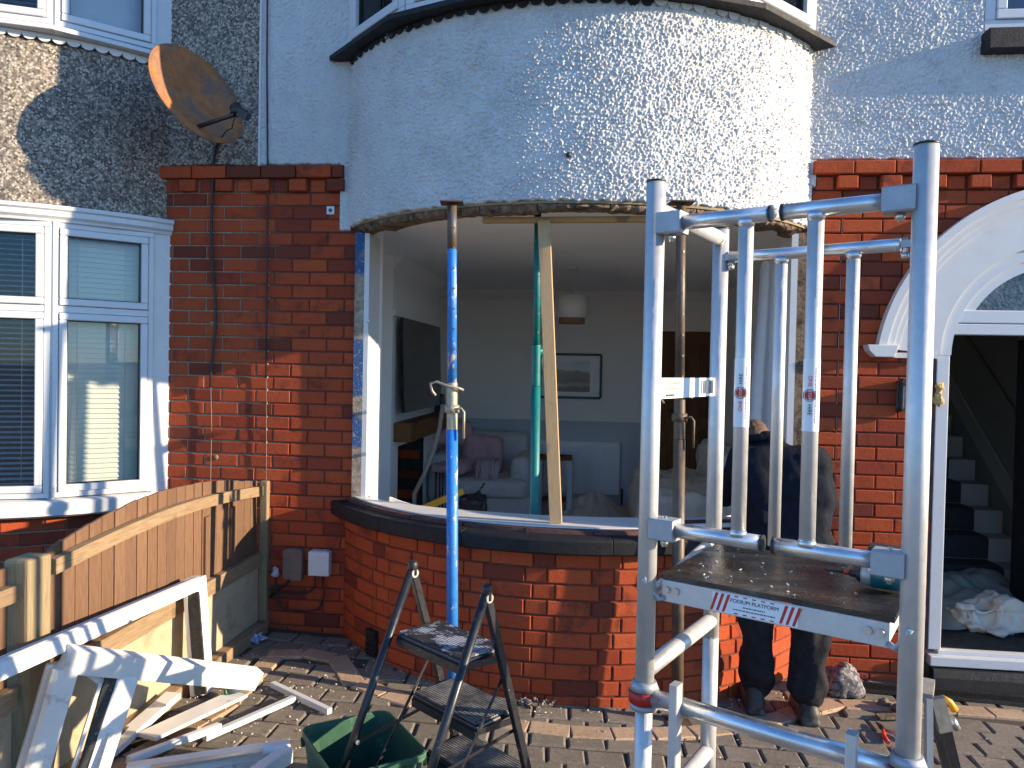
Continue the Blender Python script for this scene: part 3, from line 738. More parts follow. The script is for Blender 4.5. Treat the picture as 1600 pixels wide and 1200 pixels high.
def casement(parent, p0, p1, z0, z1, zt=None, sash_in=.055, dep=.07, glass='glass', mat='upvc', wf=.06, name='window'):
    """straight window light between two plan points: outer frame, sash, panes"""
    p0, p1 = Vector((*p0, 0)), Vector((*p1, 0)); d = (p1 - p0).normalized(); nrm = Vector((d.y, -d.x, 0))    # outwards (to -Y)
    L = (p1 - p0).length
    def B(m, u0, u1, v0, v1, o0, o1):
        vs = [p0 + d * u + nrm * o + Vector((0, 0, v)) for o in (o0, o1) for u, v in ((u0, v0), (u1, v0), (u1, v1), (u0, v1))]
        m.add(vs, [(3, 2, 1, 0), (4, 5, 6, 7), (0, 1, 5, 4), (1, 2, 6, 5), (2, 3, 7, 6), (3, 0, 4, 7)])
    def ring(m, u0, u1, v0, v1, w, o0, o1):
        B(m, u0, u1, v0, v0 + w, o0, o1); B(m, u0, u1, v1 - w, v1, o0, o1); B(m, u0, u0 + w, v0 + w, v1 - w, o0, o1); B(m, u1 - w, u1, v0 + w, v1 - w, o0, o1)
    m = MB(); ring(m, 0, L, z0, z1, wf, -dep / 2, dep / 2); fo = m.build('window_frame', M[mat], parent, bevel=.004)
    cells = [(z0 + wf, z1 - wf)] if not zt else [(z0 + wf, zt - .02), (zt + .02, z1 - wf)]
    if zt: m = MB(); B(m, wf, L - wf, zt - .02, zt + .02, -dep / 2, dep / 2 - .002); m.build('transom', M[mat], fo, bevel=.003)
    for a, b in cells:
        m = MB(); ring(m, wf + .002, L - wf - .002, a + .002, b - .002, sash_in, -dep / 2 + .01, dep / 2 + .012); m.build('sash', M[mat], fo, bevel=.006)
        m = MB(); ring(m, wf + sash_in, L - wf - sash_in, a + sash_in, b - sash_in, .008, 0, .022); m.build('gasket', M['black_metal'], fo)
        m = MB(); B(m, wf + sash_in + .004, L - wf - sash_in - .004, a + sash_in + .004, b - sash_in - .004, .004, .010); m.build('pane', M[glass], fo)
    return d, nrm, L, cells
for i in range(5):
    casement(house, arc(BX, 1.66, FA[i] * .985), arc(BX, 1.66, FA[i+1] * .985), 3.645, 4.75)
    a, b = arc(BX, 1.50, FA[i]), arc(BX, 1.50, FA[i+1])
    MB().beam((*a, 4.2), (*b, 4.2), .01, 1.2).build('upper_curtain', M['curtain'], house)
st = [(lambda o, p=p: arc(BX, BR + o, p)) for p in np.linspace(-BH, BH, 24)]
MB().sweep([(.04, 4.75), (.04, 5.0), (-1.0, 5.0), (-1.0, 4.75)], st).build('bay_head', M['stucco'], house)
# small window upstairs on the right
casement(house, (2.168, .035), (3.2, .035), 3.686, 4.6, glass='glass_sky')
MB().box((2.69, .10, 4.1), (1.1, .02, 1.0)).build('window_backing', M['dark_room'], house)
m = MB()
for k in range(5):
    MB().box((2.151 + .12 + k * .243, -.02, 3.607), (.238, .15, .118)).build('stone_sill_block', M['black_paint'], house, bevel=.006)
# white bead on the party line
MB().box((-2.130, -.006, 3.975), (.012, .02, 2.05)).build('party_bead', M['white_paint'], house)
MB().sphere((-.155, -.742, 2.80), .014, 8, 6).build('wall_plug', M['black_metal'], house)

# ================================================================== FRONT DOOR
dr = thing('front_doorway', (2.6, 0, 0), 'arched white front doorway with fanlight, its door standing open', 'doorway')
def arch_ring(m, y0, y1, fo, fi, n=40, t0=0, t1=math.pi):
    vs = []; fs = []
    for k in range(n + 1):
        t = t0 + (t1 - t0) * k / n
        (a, b), (c, e) = fo(t), fi(t)
        vs += [(a, y0, b), (c, y0, e), (c, y1, e), (a, y1, b)]
    for k in range(n):
        b = k * 4
        for j in range(4): fs.append((b + j, b + 4 + j, b + 4 + (j+1) % 4, b + (j+1) % 4))
    fs += [(0, 1, 2, 3), (n*4+3, n*4+2, n*4+1, n*4)]
    return m.add(vs, fs)
T0 = math.asin((1.875 - AZ) / AR)
def circ(cx, cz, r): return lambda t: (cx - r * math.cos(t), cz + r * math.sin(t))
def outer(r): return lambda t: circ(AX, AZ, r)(T0 + (math.pi - 2 * T0) * t / math.pi)
def inner(r, z0=1.834): return lambda t: (FXc - r * math.cos(t), max(FZc + r * math.sin(t), z0))
# flat white face of the arch, slightly proud of the brick
def face_in(t):
    x, z = inner(FRr + .0)(t); return (x, max(z, 1.815))
arch_ring(MB(), -.022, .06, outer(AR - .05), face_in, 48).build('arch_face', M['white_paint'], dr)
arch_ring(MB(), -.060, .0, outer(AR), outer(AR - .045), 48).build('arch_moulding', M['white_paint'], dr)
arch_ring(MB(), -.045, .0, outer(AR - .045), outer(AR - .085), 48).build('arch_moulding', M['white_paint'], dr)
arch_ring(MB(), -.032, .0, outer(AR - .085), outer(AR - .12), 48).build('arch_moulding', M['white_paint'], dr)
MB().prism([(1.555, 1.885), (1.725, 1.885), (1.715, 1.845), (1.700, 1.815), (1.60, 1.815), (1.565, 1.85)], 'y', -.085, .02).build('arch_foot', M['white_paint'], dr, bevel=.004)
MB().box((1.842, .0, 1.828), (.235, .05, .03)).build('arch_spring_fill', M['white_paint'], dr)
# upvc frame: posts, head arch, transom, cill
MB().box((2.003, .035, .98), (.072, .075, 1.72)).build('door_frame_post', M['upvc'], dr, bevel=.005)
MB().box((3.225, .035, .98), (.072, .075, 1.72)).build('door_frame_post', M['upvc'], dr, bevel=.005)
arch_ring(MB(), -.004, .07, inner(FRr), inner(FRr - .067), 40).build('fan_frame', M['upvc'], dr)
arch_ring(MB(), .010, .06, inner(FRr - .065, 2.02), inner(FRr - .125, 2.02), 40).build('fan_sash', M['upvc'], dr)
MB().box((FXc, .034, 1.985), (1.20, .074, .062)).build('transom', M['upvc'], dr, bevel=.004)
MB().box((FXc, .030, 2.058), (1.13, .060, .075)).build('fan_sash_rail', M['upvc'], dr, bevel=.006)
gp = [(FXc - .514 * math.cos(t), FZc + .514 * math.sin(t)) for t in np.linspace(R(27), R(153), 24)]
MB().prism(gp, 'y', .03, .04).build('fan_glass', M['glass_dark'], dr)
MB().box((FXc, .02, .062), (1.29, .11, .058)).build('door_cill', M['upvc'], dr, bevel=.006)
MB().box((FXc, .035, .102), (1.17, .05, .022)).build('threshold', M['upvc'], dr, bevel=.003)
MB().box((2.30, .010, .062), (.016, .004, .004)).build('cill_mark', M['black_metal'], dr)
MB().beam((1.958, .01, .1), (1.958, .01, 1.80), .02, .03).build('frame_gap', M['brown_strip'], dr)
leaf = MB().beam((3.15, .10, 1.05), (2.93, .98, 1.05), .05, 1.84).build('door_leaf', M['black_paint'], dr)
m = MB(); random.seed(5)
for k in range(14): m.sphere((1.955 + random.random() * .02, -.03 - random.random() * .02, 1.56 + k * .008 - .0), .016 + random.random() * .012, 8, 6)
blob('expanding_foam', m, M['foam'], dr, .006, 2, .01, 60)
# black step and channel drain
tag(MB().prism([(-.20, gz(2.5)-.04), (.0, gz(2.5)-.04), (.0, .026), (-.055, .024), (-.07, -.02), (-.075, gz(2.6)+.002)], 'x', 1.975, 3.4).build('door_step', M['black_paint'], bevel=.004), 'rough black concrete step under the front doorway', 'step')
dc = thing('channel_drain', (2.3, -.14, gz(2.2)), 'black slotted drain running along the wall foot below the door', 'drain')
x0, x1 = 1.52, 3.3
def tilt(x): return gz(x)
MB().add([(x0, -.09, tilt(x0) + .004), (x1, -.09, tilt(x1) + .004), (x1, -.21, tilt(x1) + .004), (x0, -.21, tilt(x0) + .004)], [(0, 1, 2, 3)]).build('drain_channel', M['black_metal'], dc)
m = MB(); x = x0
while x < x1:
    m.beam((x, -.10, tilt(x) + .010), (x + .035, -.20, tilt(x) + .010), .013, .010); x += .026
m.beam((x0, -.205, tilt(x0) + .012), (x1, -.205, tilt(x1) + .012), .012, .016); m.beam((x0, -.095, tilt(x0) + .012), (x1, -.095, tilt(x1) + .012), .012, .016)
tag(m.build('grille', M['black_paint'], dc), kind='stuff')
# wall lantern behind the tower post
wl_ = thing('wall_lantern', (1.79, -.05, 1.5), 'black wall lantern on the brick beside the doorway', 'lantern')
MB().box((1.79, -.05, 1.60), (.075, .075, .15), taper=.9).build('lantern_body', M['glass_dark'], wl_)
MB().box((1.79, -.05, 1.683), (.10, .10, .022), taper=.6).build('lantern_cap', M['black_metal'], wl_)
MB().box((1.79, -.05, 1.515), (.08, .08, .022)).build('lantern_base', M['black_metal'], wl_)
for sx in (-1, 1):
    for sy in (-1, 1): MB().beam((1.79 + sx * .038, -.05 + sy * .038, 1.52), (1.79 + sx * .036, -.05 + sy * .036, 1.68), .009, .009).build('lantern_bar', M['black_metal'], wl_)
MB().box((1.79, -.004, 1.60), (.05, .03, .10)).build('lantern_bracket', M['black_metal'], wl_)

# ================================================================== NEIGHBOUR'S FRONT
nb = thing('neighbour_house', (-3.3, 0, 0), 'neighbouring house with grey-brown pebbledash, white bay windows and closed blinds', 'house')
stucco_arc('bay_pebbledash', nb, NX, R(-12), BH + .01, 2.605, 3.56, M['pebbledash'], .006, 200, .008, .012, .008)
stucco_flat('wall_pebbledash', nb, -2.80, -2.128, 2.952, 5.0, M['pebbledash'], .006, 210, .008, .012)
st = [(lambda o, p=p: arc(NX, BR + o, p)) for p in np.linspace(R(-20), BH + .012, 24)]
MB().sweep([(-.10, 2.515), (.030, 2.515), (.034, 2.530), (.050, 2.545), (.050, 2.575), (.062, 2.585), (.062, 2.607), (-.10, 2.612)], st).build('bay_fascia', M['upvc'], nb)
MB().sweep([(-.30, .745), (.055, .775), (.085, .79), (.085, .865), (.070, .875), (-.30, .895)], st).build('bay_sill', M['white_paint'], nb)
MB().sweep([(-.02, .0), (-.02, .76), (-.12, .76), (-.12, 0)], st).build('mortar_bed', M['mortar_mix'], nb)
for i in range(10):
    z = .765 - CO * (i + .5); aa = R(5) + (i % 2) * .07
    while aa < BH:
        L = min((.228, .117)[int(round(aa * 100)) % 2], (BH - aa) * BR)
        if L > .03: xx, yy = arc(NX, BR - .012, aa + L / 2 / BR); put_brick(nb, xx, yy, z, L - JT, M['brick_darker'], rz=aa + L / 2 / BR)
        aa += L / BR + .0005
NA = [R(a) for a in (-11.2, 11.2, 33.9, 53.0)]
def facet_windows(z0, z1, zt, up):
    for i in range(3):
        p0, p1 = Vector(arc(NX, 1.665, NA[i])), Vector(arc(NX, 1.665, NA[i+1]))
        d, nrm, L, cells = casement(nb, p0, p1, z0, z1, zt, wf=.032, sash_in=.042, mat='upvc')
        if up:
            q0, q1 = arc(NX, 1.56, NA[i]), arc(NX, 1.56, NA[i+1])
            MB().beam((*q0, (z0+z1)/2), (*q1, (z0+z1)/2), .01, z1 - z0).build('blind_backing', M['blind_dark'], nb)
            for k in range(8) if i == 1 else []:
                MB().beam((*arc(NX, 1.585, NA[i] + .05), z0 + .12 + k * .045), (*arc(NX, 1.585, NA[i+1] - .05), z0 + .12 + k * .045), .012, .026).build('blind_slat', M['dark_room'], nb)
            continue
        # venetian blinds: shut behind the light next to the brick, half open behind the next one
        a = p0.lerp(p1, .10); b = p0.lerp(p1, .90); back = -nrm * (.075)
        pitch = .031; k = 0; z = z1 - .10
        while z > z0 + .07 and i > 0:
            tiltv = R(68) if i == 2 else R(12)
            dv = nrm * math.cos(tiltv) * .018 + Vector((0, 0, -math.sin(tiltv) * .018))
            A, B_ = Vector((a.x, a.y, z)) + back, Vector((b.x, b.y, z)) + back
            MB().add([A - dv, B_ - dv, B_ + dv, A + dv, A - dv + Vector((0,0,.0015)), B_ - dv + Vector((0,0,.0015)), B_ + dv + Vector((0,0,.0015)), A + dv + Vector((0,0,.0015))],
                     [(3, 2, 1, 0), (4, 5, 6, 7), (0, 1, 5, 4), (1, 2, 6, 5), (2, 3, 7, 6), (3, 0, 4, 7)]).build('blind_slat', M['blind'] if i == 2 else M['blind_dark'], nb)
            z -= pitch
        for t in (.2, .8):
            c = a.lerp(b, t); MB().tube((c.x + back.x * .8, c.y + back.y * .8, z0 + .05), (c.x + back.x * .8, c.y + back.y * .8, z1 - .08), .002, n=6).build('blind_cord', M['blind'], nb)
facet_windows(.885, 2.515, 2.005, False)
facet_windows(3.66, 4.9, None, True)
# white plastic cover strip beside the brick, and posts at the corner
for (z0, z1) in ((.875, 2.515), (3.66, 4.9)):
    a, b = arc(NX, 1.658, R(53.0)), arc(NX, 1.668, R(56.6))
    MB().beam((*a, (z0+z1)/2), (*b, (z0+z1)/2), .05, z1 - z0).build('cover_strip', M['upvc'], nb)
    for A in NA[1:3]:
        x, y = arc(NX, 1.668, A); MB().tube((x, y, z0), (x, y, z1), .024, n=8).build('corner_post', M['upvc'], nb)
for i in range(3):
    p0, p1 = arc(NX, 1.78, NA[i] if i else R(-14)), arc(NX, 1.78, NA[i+1] if i < 2 else R(56)); q0, q1 = arc(NX, 1.5, NA[i]), arc(NX, 1.5, NA[i+1])
    MB().add([(*p0, 3.602), (*p1, 3.602), (*q1, 3.602), (*q0, 3.602), (*p0, 3.63), (*p1, 3.63), (*q1, 3.66), (*q0, 3.66)],
             [(3, 2, 1, 0), (4, 5, 6, 7), (0, 1, 5, 4), (1, 2, 6, 5), (2, 3, 7, 6), (3, 0, 4, 7)]).build('upper_sill', M['upvc'], nb, bevel=.004)
for k in range(26):
    p = R(-8) + R(63) * k / 25; x, y = arc(NX, BR + .018, p); z = 3.602
    pr = [(.037 * math.cos(t), -.032 * math.sin(t)) for t in np.linspace(0, math.pi, 10)] + [(-.037, .012), (.037, .012)]
    m = MB().prism(pr, 'y', -.004, .004)
    m.v = [(x + u * math.cos(p) - w * math.sin(p), y + u * math.sin(p) + w * math.cos(p), z - .015 + v_) for u, w, v_ in m.v]
    m.build('scallop', M['white_paint'], nb)
# dark rooms behind the neighbour's glass
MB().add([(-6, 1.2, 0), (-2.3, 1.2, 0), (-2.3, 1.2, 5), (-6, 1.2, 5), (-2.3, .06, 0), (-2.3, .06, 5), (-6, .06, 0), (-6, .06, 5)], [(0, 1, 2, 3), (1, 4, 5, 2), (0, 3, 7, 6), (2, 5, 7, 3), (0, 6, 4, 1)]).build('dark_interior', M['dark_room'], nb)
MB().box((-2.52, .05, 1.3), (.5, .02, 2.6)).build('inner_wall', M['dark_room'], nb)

# ================================================================== INSIDE: ROOM AND HALL
def quad(name, pts, mat):
    return tag(MB().add(pts, [(0, 1, 2, 3)]).build(name, mat), kind='structure')
FZ, CZ, YB = .12, 2.62, 4.4
XL, XR = -2.06, 1.42
st = [arc(BX, BR - .10, p) for p in np.linspace(-BH, BH, 30)]
tag(MB().add([(x, y, FZ) for x, y in st] + [(XR, 0.05, FZ), (XR, YB, FZ), (XL, YB, FZ), (XL, .05, FZ)], [tuple(range(34))]).build('room_floor', M['dust_sheet']), kind='structure')
st = [arc(BX, BR - .03, p) for p in np.linspace(-BH, BH, 30)]
tag(MB().add([(x, y, CZ) for x, y in st] + [(XR, 0.05, CZ), (XR, YB, CZ), (XL, YB, CZ), (XL, .05, CZ)], [tuple(range(34))]).build('room_ceiling', M['ceiling']), kind='structure')
quad('room_wall_back', [(XL, YB, FZ), (XR, YB, FZ), (XR, YB, CZ), (XL, YB, CZ)], M['plaster'])
quad('room_wall_left', [(XL, 0, FZ), (XL, YB, FZ), (XL, YB, CZ), (XL, 0, CZ)], M['plaster'])
quad('room_wall_right', [(XR, 0, FZ), (XR, YB, FZ), (XR, YB, CZ), (XR, 0, CZ)], M['plaster'])
tag(MB().box((-1.73, .17, 1.37), (.66, .20, 2.5)).build('room_wall_front', M['plaster_white']), kind='structure')
tag(MB().box((1.31, .19, 1.37), (.24, .20, 2.5)).build('room_wall_front', M['plaster_white']), kind='structure')
quad('house_roof', [(-2.2, 0.3, 5.2), (3.6, 0.3, 5.2), (3.6, 6, 5.2), (-2.2, 6, 5.2)], M['dark_room'])
# mouldings along the back wall
bw = thing('wall_panelling', (-.2, YB, FZ), 'grey painted panelling, rails and coving along the far wall of the room', 'panelling')
MB().box((-.32, YB - .006, .60), (3.48, .012, .96)).build('lower_panel', M['plaster_lower'], bw)
MB().prism([(YB, CZ), (YB - .10, CZ), (YB - .085, CZ - .03), (YB - .05, CZ - .07), (YB - .015, CZ - .09), (YB, CZ - .10)], 'x', XL, XR).build('coving', M['plaster'], bw)
MB().box((-.32, YB - .015, 2.155), (3.48, .03, .04)).build('picture_rail', M['plaster'], bw)
MB().box((-.32, YB - .018, 1.085), (3.48, .036, .032)).build('dado_rail', M['plaster_lower'], bw)
MB().box((-.32, YB - .012, .20), (3.48, .024, .16)).build('skirting', M['plaster_lower'], bw)
for (a, b) in ((-1.75, -1.02), (.48, .74)):
    for (c, s) in (((a, .95), None),):
        z0, z1 = .38, .975; yy = YB - .02
        for p, q in (((a, z0), (b, z0)), ((a, z1), (b, z1)), ((a, z0), (a, z1)), ((b, z0), (b, z1))):
            MB().beam((p[0], yy, p[1]), (q[0], yy, q[1]), .026, .026, (0, 1, 0)).build('panel_moulding', M['plaster_lower'], bw)
# chimney breast
cb = thing('chimney_breast', (-1.88, 2.5, FZ), 'white chimney breast with a dark fireplace opening and thick wooden mantel beam', 'fireplace')
CX, C0, C1 = -1.69, 1.62, 3.47
F0, F1, FT = 1.87, 2.90, 1.005
MB().box(((XL + CX) / 2 , (C0 + F0) / 2, (FZ + CZ) / 2), (CX - XL, F0 - C0, CZ - FZ)).build('breast_side', M['plaster_white'], cb)
MB().box(((XL + CX) / 2 , (C1 + F1) / 2, (FZ + CZ) / 2), (CX - XL, C1 - F1, CZ - FZ)).build('breast_side', M['plaster_white'], cb)
MB().box(((XL + CX) / 2 , (F0 + F1) / 2, (FT + CZ) / 2), (CX - XL, F1 - F0, CZ - FT)).build('breast_upper', M['plaster_white'], cb)
MB().box((XL + .02, (F0 + F1) / 2, .6), (.02, F1 - F0, 1.0)).build('firebox_back', M['fire_dark'], cb)
MB().box((XL + .185, F1 - .004, .56), (.366, .006, .88)).build('firebox_cheek', M['fire_dark'], cb)
for i in range(8):
    MB().box((XL + .20, F1 - .012, .22 + i * .1), (.26 - .12 * (i % 2), .022, .085)).build('firebrick', M['fire_dark'] if i % 2 else M['brick_darker'], cb)
MB().box((CX + .07, 2.54, 1.14), (.17, 1.66, .165)).build('mantel_beam', M['beam_wood'], cb, bevel=.008)
MB().box((CX + .016, (C0 + C1) / 2, 2.155), (.032, C1 - C0, .05)).build('picture_rail', M['plaster_white'], cb)
MB().box(((XL + CX) / 2, C0 - .016, 2.155), (CX - XL + .06, .032, .05)).build('picture_rail', M['plaster_white'], cb)
MB().prism([(C0, CZ), (C0 - .09, CZ), (C0 - .045, CZ - .05), (C0, CZ - .09)], 'x', XL, CX + .02).build('coving', M['plaster_white'], cb)
MB().prism([(CX, CZ), (CX + .09, CZ), (CX + .045, CZ - .05), (CX, CZ - .09)], 'y', C0 - .02, C1).build('coving', M['plaster_white'], cb)
# television
tv = thing('television', (-1.63, 2.62, 1.3), 'large black flat television on the chimney breast above the mantel', 'television')
MB().box((CX + .075, 2.46, 1.715), (.03, 1.56, .81), (0, R(-2), R(0))).build('screen', M['tv'], tv, bevel=.004)
MB().box((CX + .03, 2.46, 1.70), (.06, .5, .35)).build('wall_bracket', M['black_metal'], tv)
tag(MB().box((CX + .08, 3.28, 1.32), (.10, .12, .20), taper=.8).build('speaker', M['black_metal'], bevel=.01), 'small dark speaker at the far end of the mantel beam', 'speaker')

# radiator
rd = thing('radiator', (-.28, YB - .1, .25), 'white panel radiator on the far wall behind the side table', 'radiator')
rx0, rx1, rz0, rz1 = -.88, .318, .255, .858
MB().box(((rx0 + rx1) / 2, YB - .085, (rz0 + rz1) / 2), (rx1 - rx0, .04, rz1 - rz0)).build('panel', M['radiator'], rd, bevel=.008)
k = rx0 + .05
while k < rx1 - .03:
    MB().box((k, YB - .108, (rz0 + rz1) / 2), (.021, .026, rz1 - rz0 - .09), None).build('flute', M['radiator'], rd, bevel=.004); k += .0335
MB().box(((rx0 + rx1) / 2, YB - .06, rz1 + .004), (rx1 - rx0, .10, .012)).build('top_grille', M['radiator'], rd)
MB().tube((rx1 + .03, YB - .08, .14), (rx1 + .03, YB - .08, .33), .012).build('valve', M['black_metal'], rd)
MB().tube((rx1 - .01, YB - .08, .28), (rx1 + .03, YB - .08, .28), .010).build('pipe_union', M['zinc'], rd)
# picture
pc = thing('picture', (-.28, YB - .03, 1.376), 'black framed landscape picture hanging above the radiator', 'picture')
px0, px1, pz0, pz1 = -.635, .077, 1.376, 1.882
for a, b in (((px0, pz0), (px1, pz0)), ((px0, pz1), (px1, pz1)), ((px0, pz0), (px0, pz1)), ((px1, pz0), (px1, pz1))):
    MB().beam((a[0], YB - .02, a[1]), (b[0], YB - .02, b[1]), .028, .024, (0, 1, 0)).build('frame', M['black_metal'], pc)
MB().box(((px0 + px1) / 2, YB - .012, (pz0 + pz1) / 2), (px1 - px0, .006, pz1 - pz0)).build('mount', M['sticker'], pc)
MB().box(((px0 + px1) / 2 - .02, YB - .017, (pz0 + pz1) / 2), (.50, .005, .37)).build('print', M['picture'], pc)
# pendant lamp
lp = thing('pendant_lamp', (-.21, 2.2, 2.62), 'cream drum pendant lamp with brown inner shade hanging from the ceiling', 'lamp')
def drum(name, r, z0, z1, mat, par):
    m = MB(); n_ = 28
    ring = lambda rr, z: [(-.21 + rr * math.cos(2*math.pi*j/n_), 2.2 + rr * math.sin(2*math.pi*j/n_), z) for j in range(n_)]
    vs = ring(r, z0) + ring(r, z1) + ring(r - .004, z1) + ring(r - .004, z0)
    m.add(vs, [(a*n_ + j, a*n_ + (j+1) % n_, ((a+1) % 4)*n_ + (j+1) % n_, ((a+1) % 4)*n_ + j) for a in range(4) for j in range(n_)], True)
    return m.build(name, mat, par)
drum('shade', .137, 2.165, 2.365, M['lamp_shade'], lp); drum('inner_shade', .115, 2.115, 2.32, M['lamp_inner'], lp)
MB().tube((-.21, 2.2, 2.27), (-.21, 2.2, 2.62), .0045, n=8).build('flex', M['lamp_shade'], lp)
MB().tube((-.21, 2.2, 2.60), (-.21, 2.2, 2.62), .05, n=20).build('ceiling_rose', M['white_paint'], lp)
MB().sphere((-.21, 2.2, 2.24), .03).build('bulb', M['lamp_shade'], lp)
# inner door on the far wall
idr = thing('room_door', (1.13, YB, FZ), 'brown oak panelled door on the far wall with a black lever handle', 'door')
MB().box((1.14, YB - .02, 1.13), (.72, .035, 2.0)).build('door_leaf', M['door_wood'], idr)
for (cx_, cz_, w_, h_) in ((.97, 1.60, .22, .85), (1.31, 1.60, .22, .85), (.97, .66, .22, .72), (1.31, .66, .22, .72)):
    MB().box((cx_, YB - .040, cz_), (w_, .012, h_)).build('raised_panel', M['door_wood'], idr, bevel=.005)
MB().tube((.86, YB - .04, 1.26), (.86, YB - .09, 1.26), .014).path([(.86, YB - .09, 1.26), (.95, YB - .09, 1.255)], .011).build('handle', M['black_metal'], idr)
MB().box((.76, YB - .02, 1.13), (.05, .05, 2.06)).build('architrave', M['door_wood'], idr)
MB().box((1.10, YB - .02, 2.15), (.72, .05, .04)).build('architrave', M['door_wood'], idr)

# armchair with pink cushions and throw
ac = thing('armchair', (-1.1, 3.3, FZ), 'pale grey armchair by the fireplace, with pink cushions and fringed throw', 'armchair')
def soft(c, s, r=.06):      # rounded cushion as overlapping spheres-box
    m = MB(); hx, hy, hz = s[0]/2 - r, s[1]/2 - r, s[2]/2 - r
    m.box(c, (s[0] - 2*r, s[1] - 2*r, s[2])); m.box(c, (s[0], s[1] - 2*r, s[2] - 2*r)); m.box(c, (s[0] - 2*r, s[1], s[2] - 2*r))
    for a in (-1, 1):
        for b in (-1, 1):
            m.tube((c[0]-hx, c[1]+a*hy, c[2]+b*hz), (c[0]+hx, c[1]+a*hy, c[2]+b*hz), r, n=10); m.tube((c[0]+a*hx, c[1]-hy, c[2]+b*hz), (c[0]+a*hx, c[1]+hy, c[2]+b*hz), r, n=10)
            m.tube((c[0]+a*hx, c[1]+b*hy, c[2]-hz), (c[0]+a*hx, c[1]+b*hy, c[2]+hz), r, n=10)
            for d_ in (-1, 1): m.sphere((c[0]+a*hx, c[1]+b*hy, c[2]+d_*hz), r, 10, 8)
    return m
blob('backrest', soft((-1.12, 3.78, .62), (.86, .26, .78), .10), M['sofa'], ac, .025, 4)
blob('armrest', soft((-.72, 3.36, .56), (.22, .80, .52), .09), M['sofa'], ac, .025, 4)
blob('armrest', soft((-1.56, 3.36, .56), (.22, .80, .52), .09), M['sofa'], ac, .025, 4)
blob('seat_cushion', soft((-1.02, 3.22, .50), (.78, .72, .20), .07), M['sofa'], ac, .025, 4)
MB().box((-1.08, 3.30, .30), (1.02, .72, .24)).build('base', M['sofa'], ac, bevel=.03)
m = soft((-1.50, 3.44, 1.00), (.46, .20, .28), .08); blob('cushion', m, M['pink'], ac, .02, 6, .02, 6)
m = soft((-1.16, 3.42, .78), (.46, .22, .44), .09); blob('cushion', m, M['pink'], ac, .02, 6, .02, 6)
m = soft((-1.42, 3.05, .70), (.40, .60, .12), .05); blob('throw', m, M['pink'], ac, .02, 6, .03, 7)
m = MB(); random.seed(3)
for k in range(34):
    x = -1.19 + .16 * random.random() + k * .004; z = .79 - .0 * k
    m.path([(x, 2.98, z), (x + .01, 2.90, z - .06), (x + random.uniform(-.03, .02), 2.88, z - .17), (x + random.uniform(-.05, .03), 2.90, z - random.uniform(.22, .34))], .006, 5)
tag(m.build('throw_fringe', M['throw'], ac), kind='stuff')
for x in (-1.52, -.66):
    for y in (2.96, 3.85): MB().tube((x, y, FZ), (x, y, .19), .022, n=10).build('leg', M['black_metal'], ac)
# side table
sd = thing('side_table', (-.40, 3.6, FZ), 'small side table with wooden top in front of the radiator', 'table')
MB().box((-.40, 3.6, .755), (.36, .32, .03)).build('table_top', M['beam_wood'], sd)
MB().box((-.40, 3.6, .30), (.30, .28, .025)).build('shelf', M['beam_wood'], sd)
for x in (-.56, -.235): MB().box((x, 3.6, .43), (.06, .32, .62)).build('leg', M['plaster_lower'], sd, bevel=.01)
tg = thing('hand_tool', (-.42, 3.6, .77), 'yellow and black hand tool on top of the side table', 'tool')
MB().box((-.44, 3.58, .782), (.12, .05, .024), (0, 0, .3)).build('handle', M['yellow'], tg, bevel=.006)
MB().box((-.35, 3.61, .780), (.08, .03, .018), (0, 0, .3)).build('blade', M['black_metal'], tg)
# heaps of dust sheet
def heap(name, c, rx, ry, h, mat, seed, n=70, base=FZ, lumps=4):
    rs = np.random.RandomState(seed)
    u = np.linspace(-1, 1, n); X, Y = np.meshgrid(u, u, indexing='ij'); rr = np.sqrt(X**2 + Y**2)
    Z = np.clip(1 - rr ** 2, 0, 1) * h * .45
    for _ in range(lumps):
        a, b = rs.uniform(-.5, .5, 2); w = rs.uniform(.28, .5); Z += h * rs.uniform(.2, .5) * np.exp(-((X-a)**2 + (Y-b)**2) / w**2)
    fold = 0
    for k in range(6):
        t = rs.uniform(0, 6.28); f = rs.uniform(4, 11); fold = fold + np.abs(np.sin((X * math.cos(t) + Y * math.sin(t)) * f + rs.uniform(0, 6) + 1.2 * vnoise(X + 5, Y + 5, .35, seed + k))) ** .7
    Z = Z * (.6 + .12 * fold) + .010 * fold * np.clip(1.2 - rr, 0, 1)
    edge = 1 + .16 * (vnoise(np.arctan2(Y, X) * 3 + 20, rr * 0, .7, seed + 40) - .5)
    P = np.stack([c[0] + X * rx * edge, c[1] + Y * ry * edge, base + .004 + Z], -1)
    return grid_obj(name, P, mat)
tag(heap('dust_sheet', (.02, 3.55), .42, .40, .20, M['dust_sheet'], 3), 'crumpled tan dust sheet on the floor below the radiator', 'dust sheet')
sf = thing('sofa', (.75, 2.3, FZ), 'sofa under pale dust sheets at the right of the room', 'sofa')
blob('covered_seat', soft((.88, 2.35, .45), (1.0, 1.9, .62), .10), M['dust_sheet'], sf, .03, 3, .06, 5)
blob('covered_back', soft((1.18, 2.35, .72), (.36, 1.9, .66), .10), M['dust_sheet'], sf, .03, 3, .06, 5)
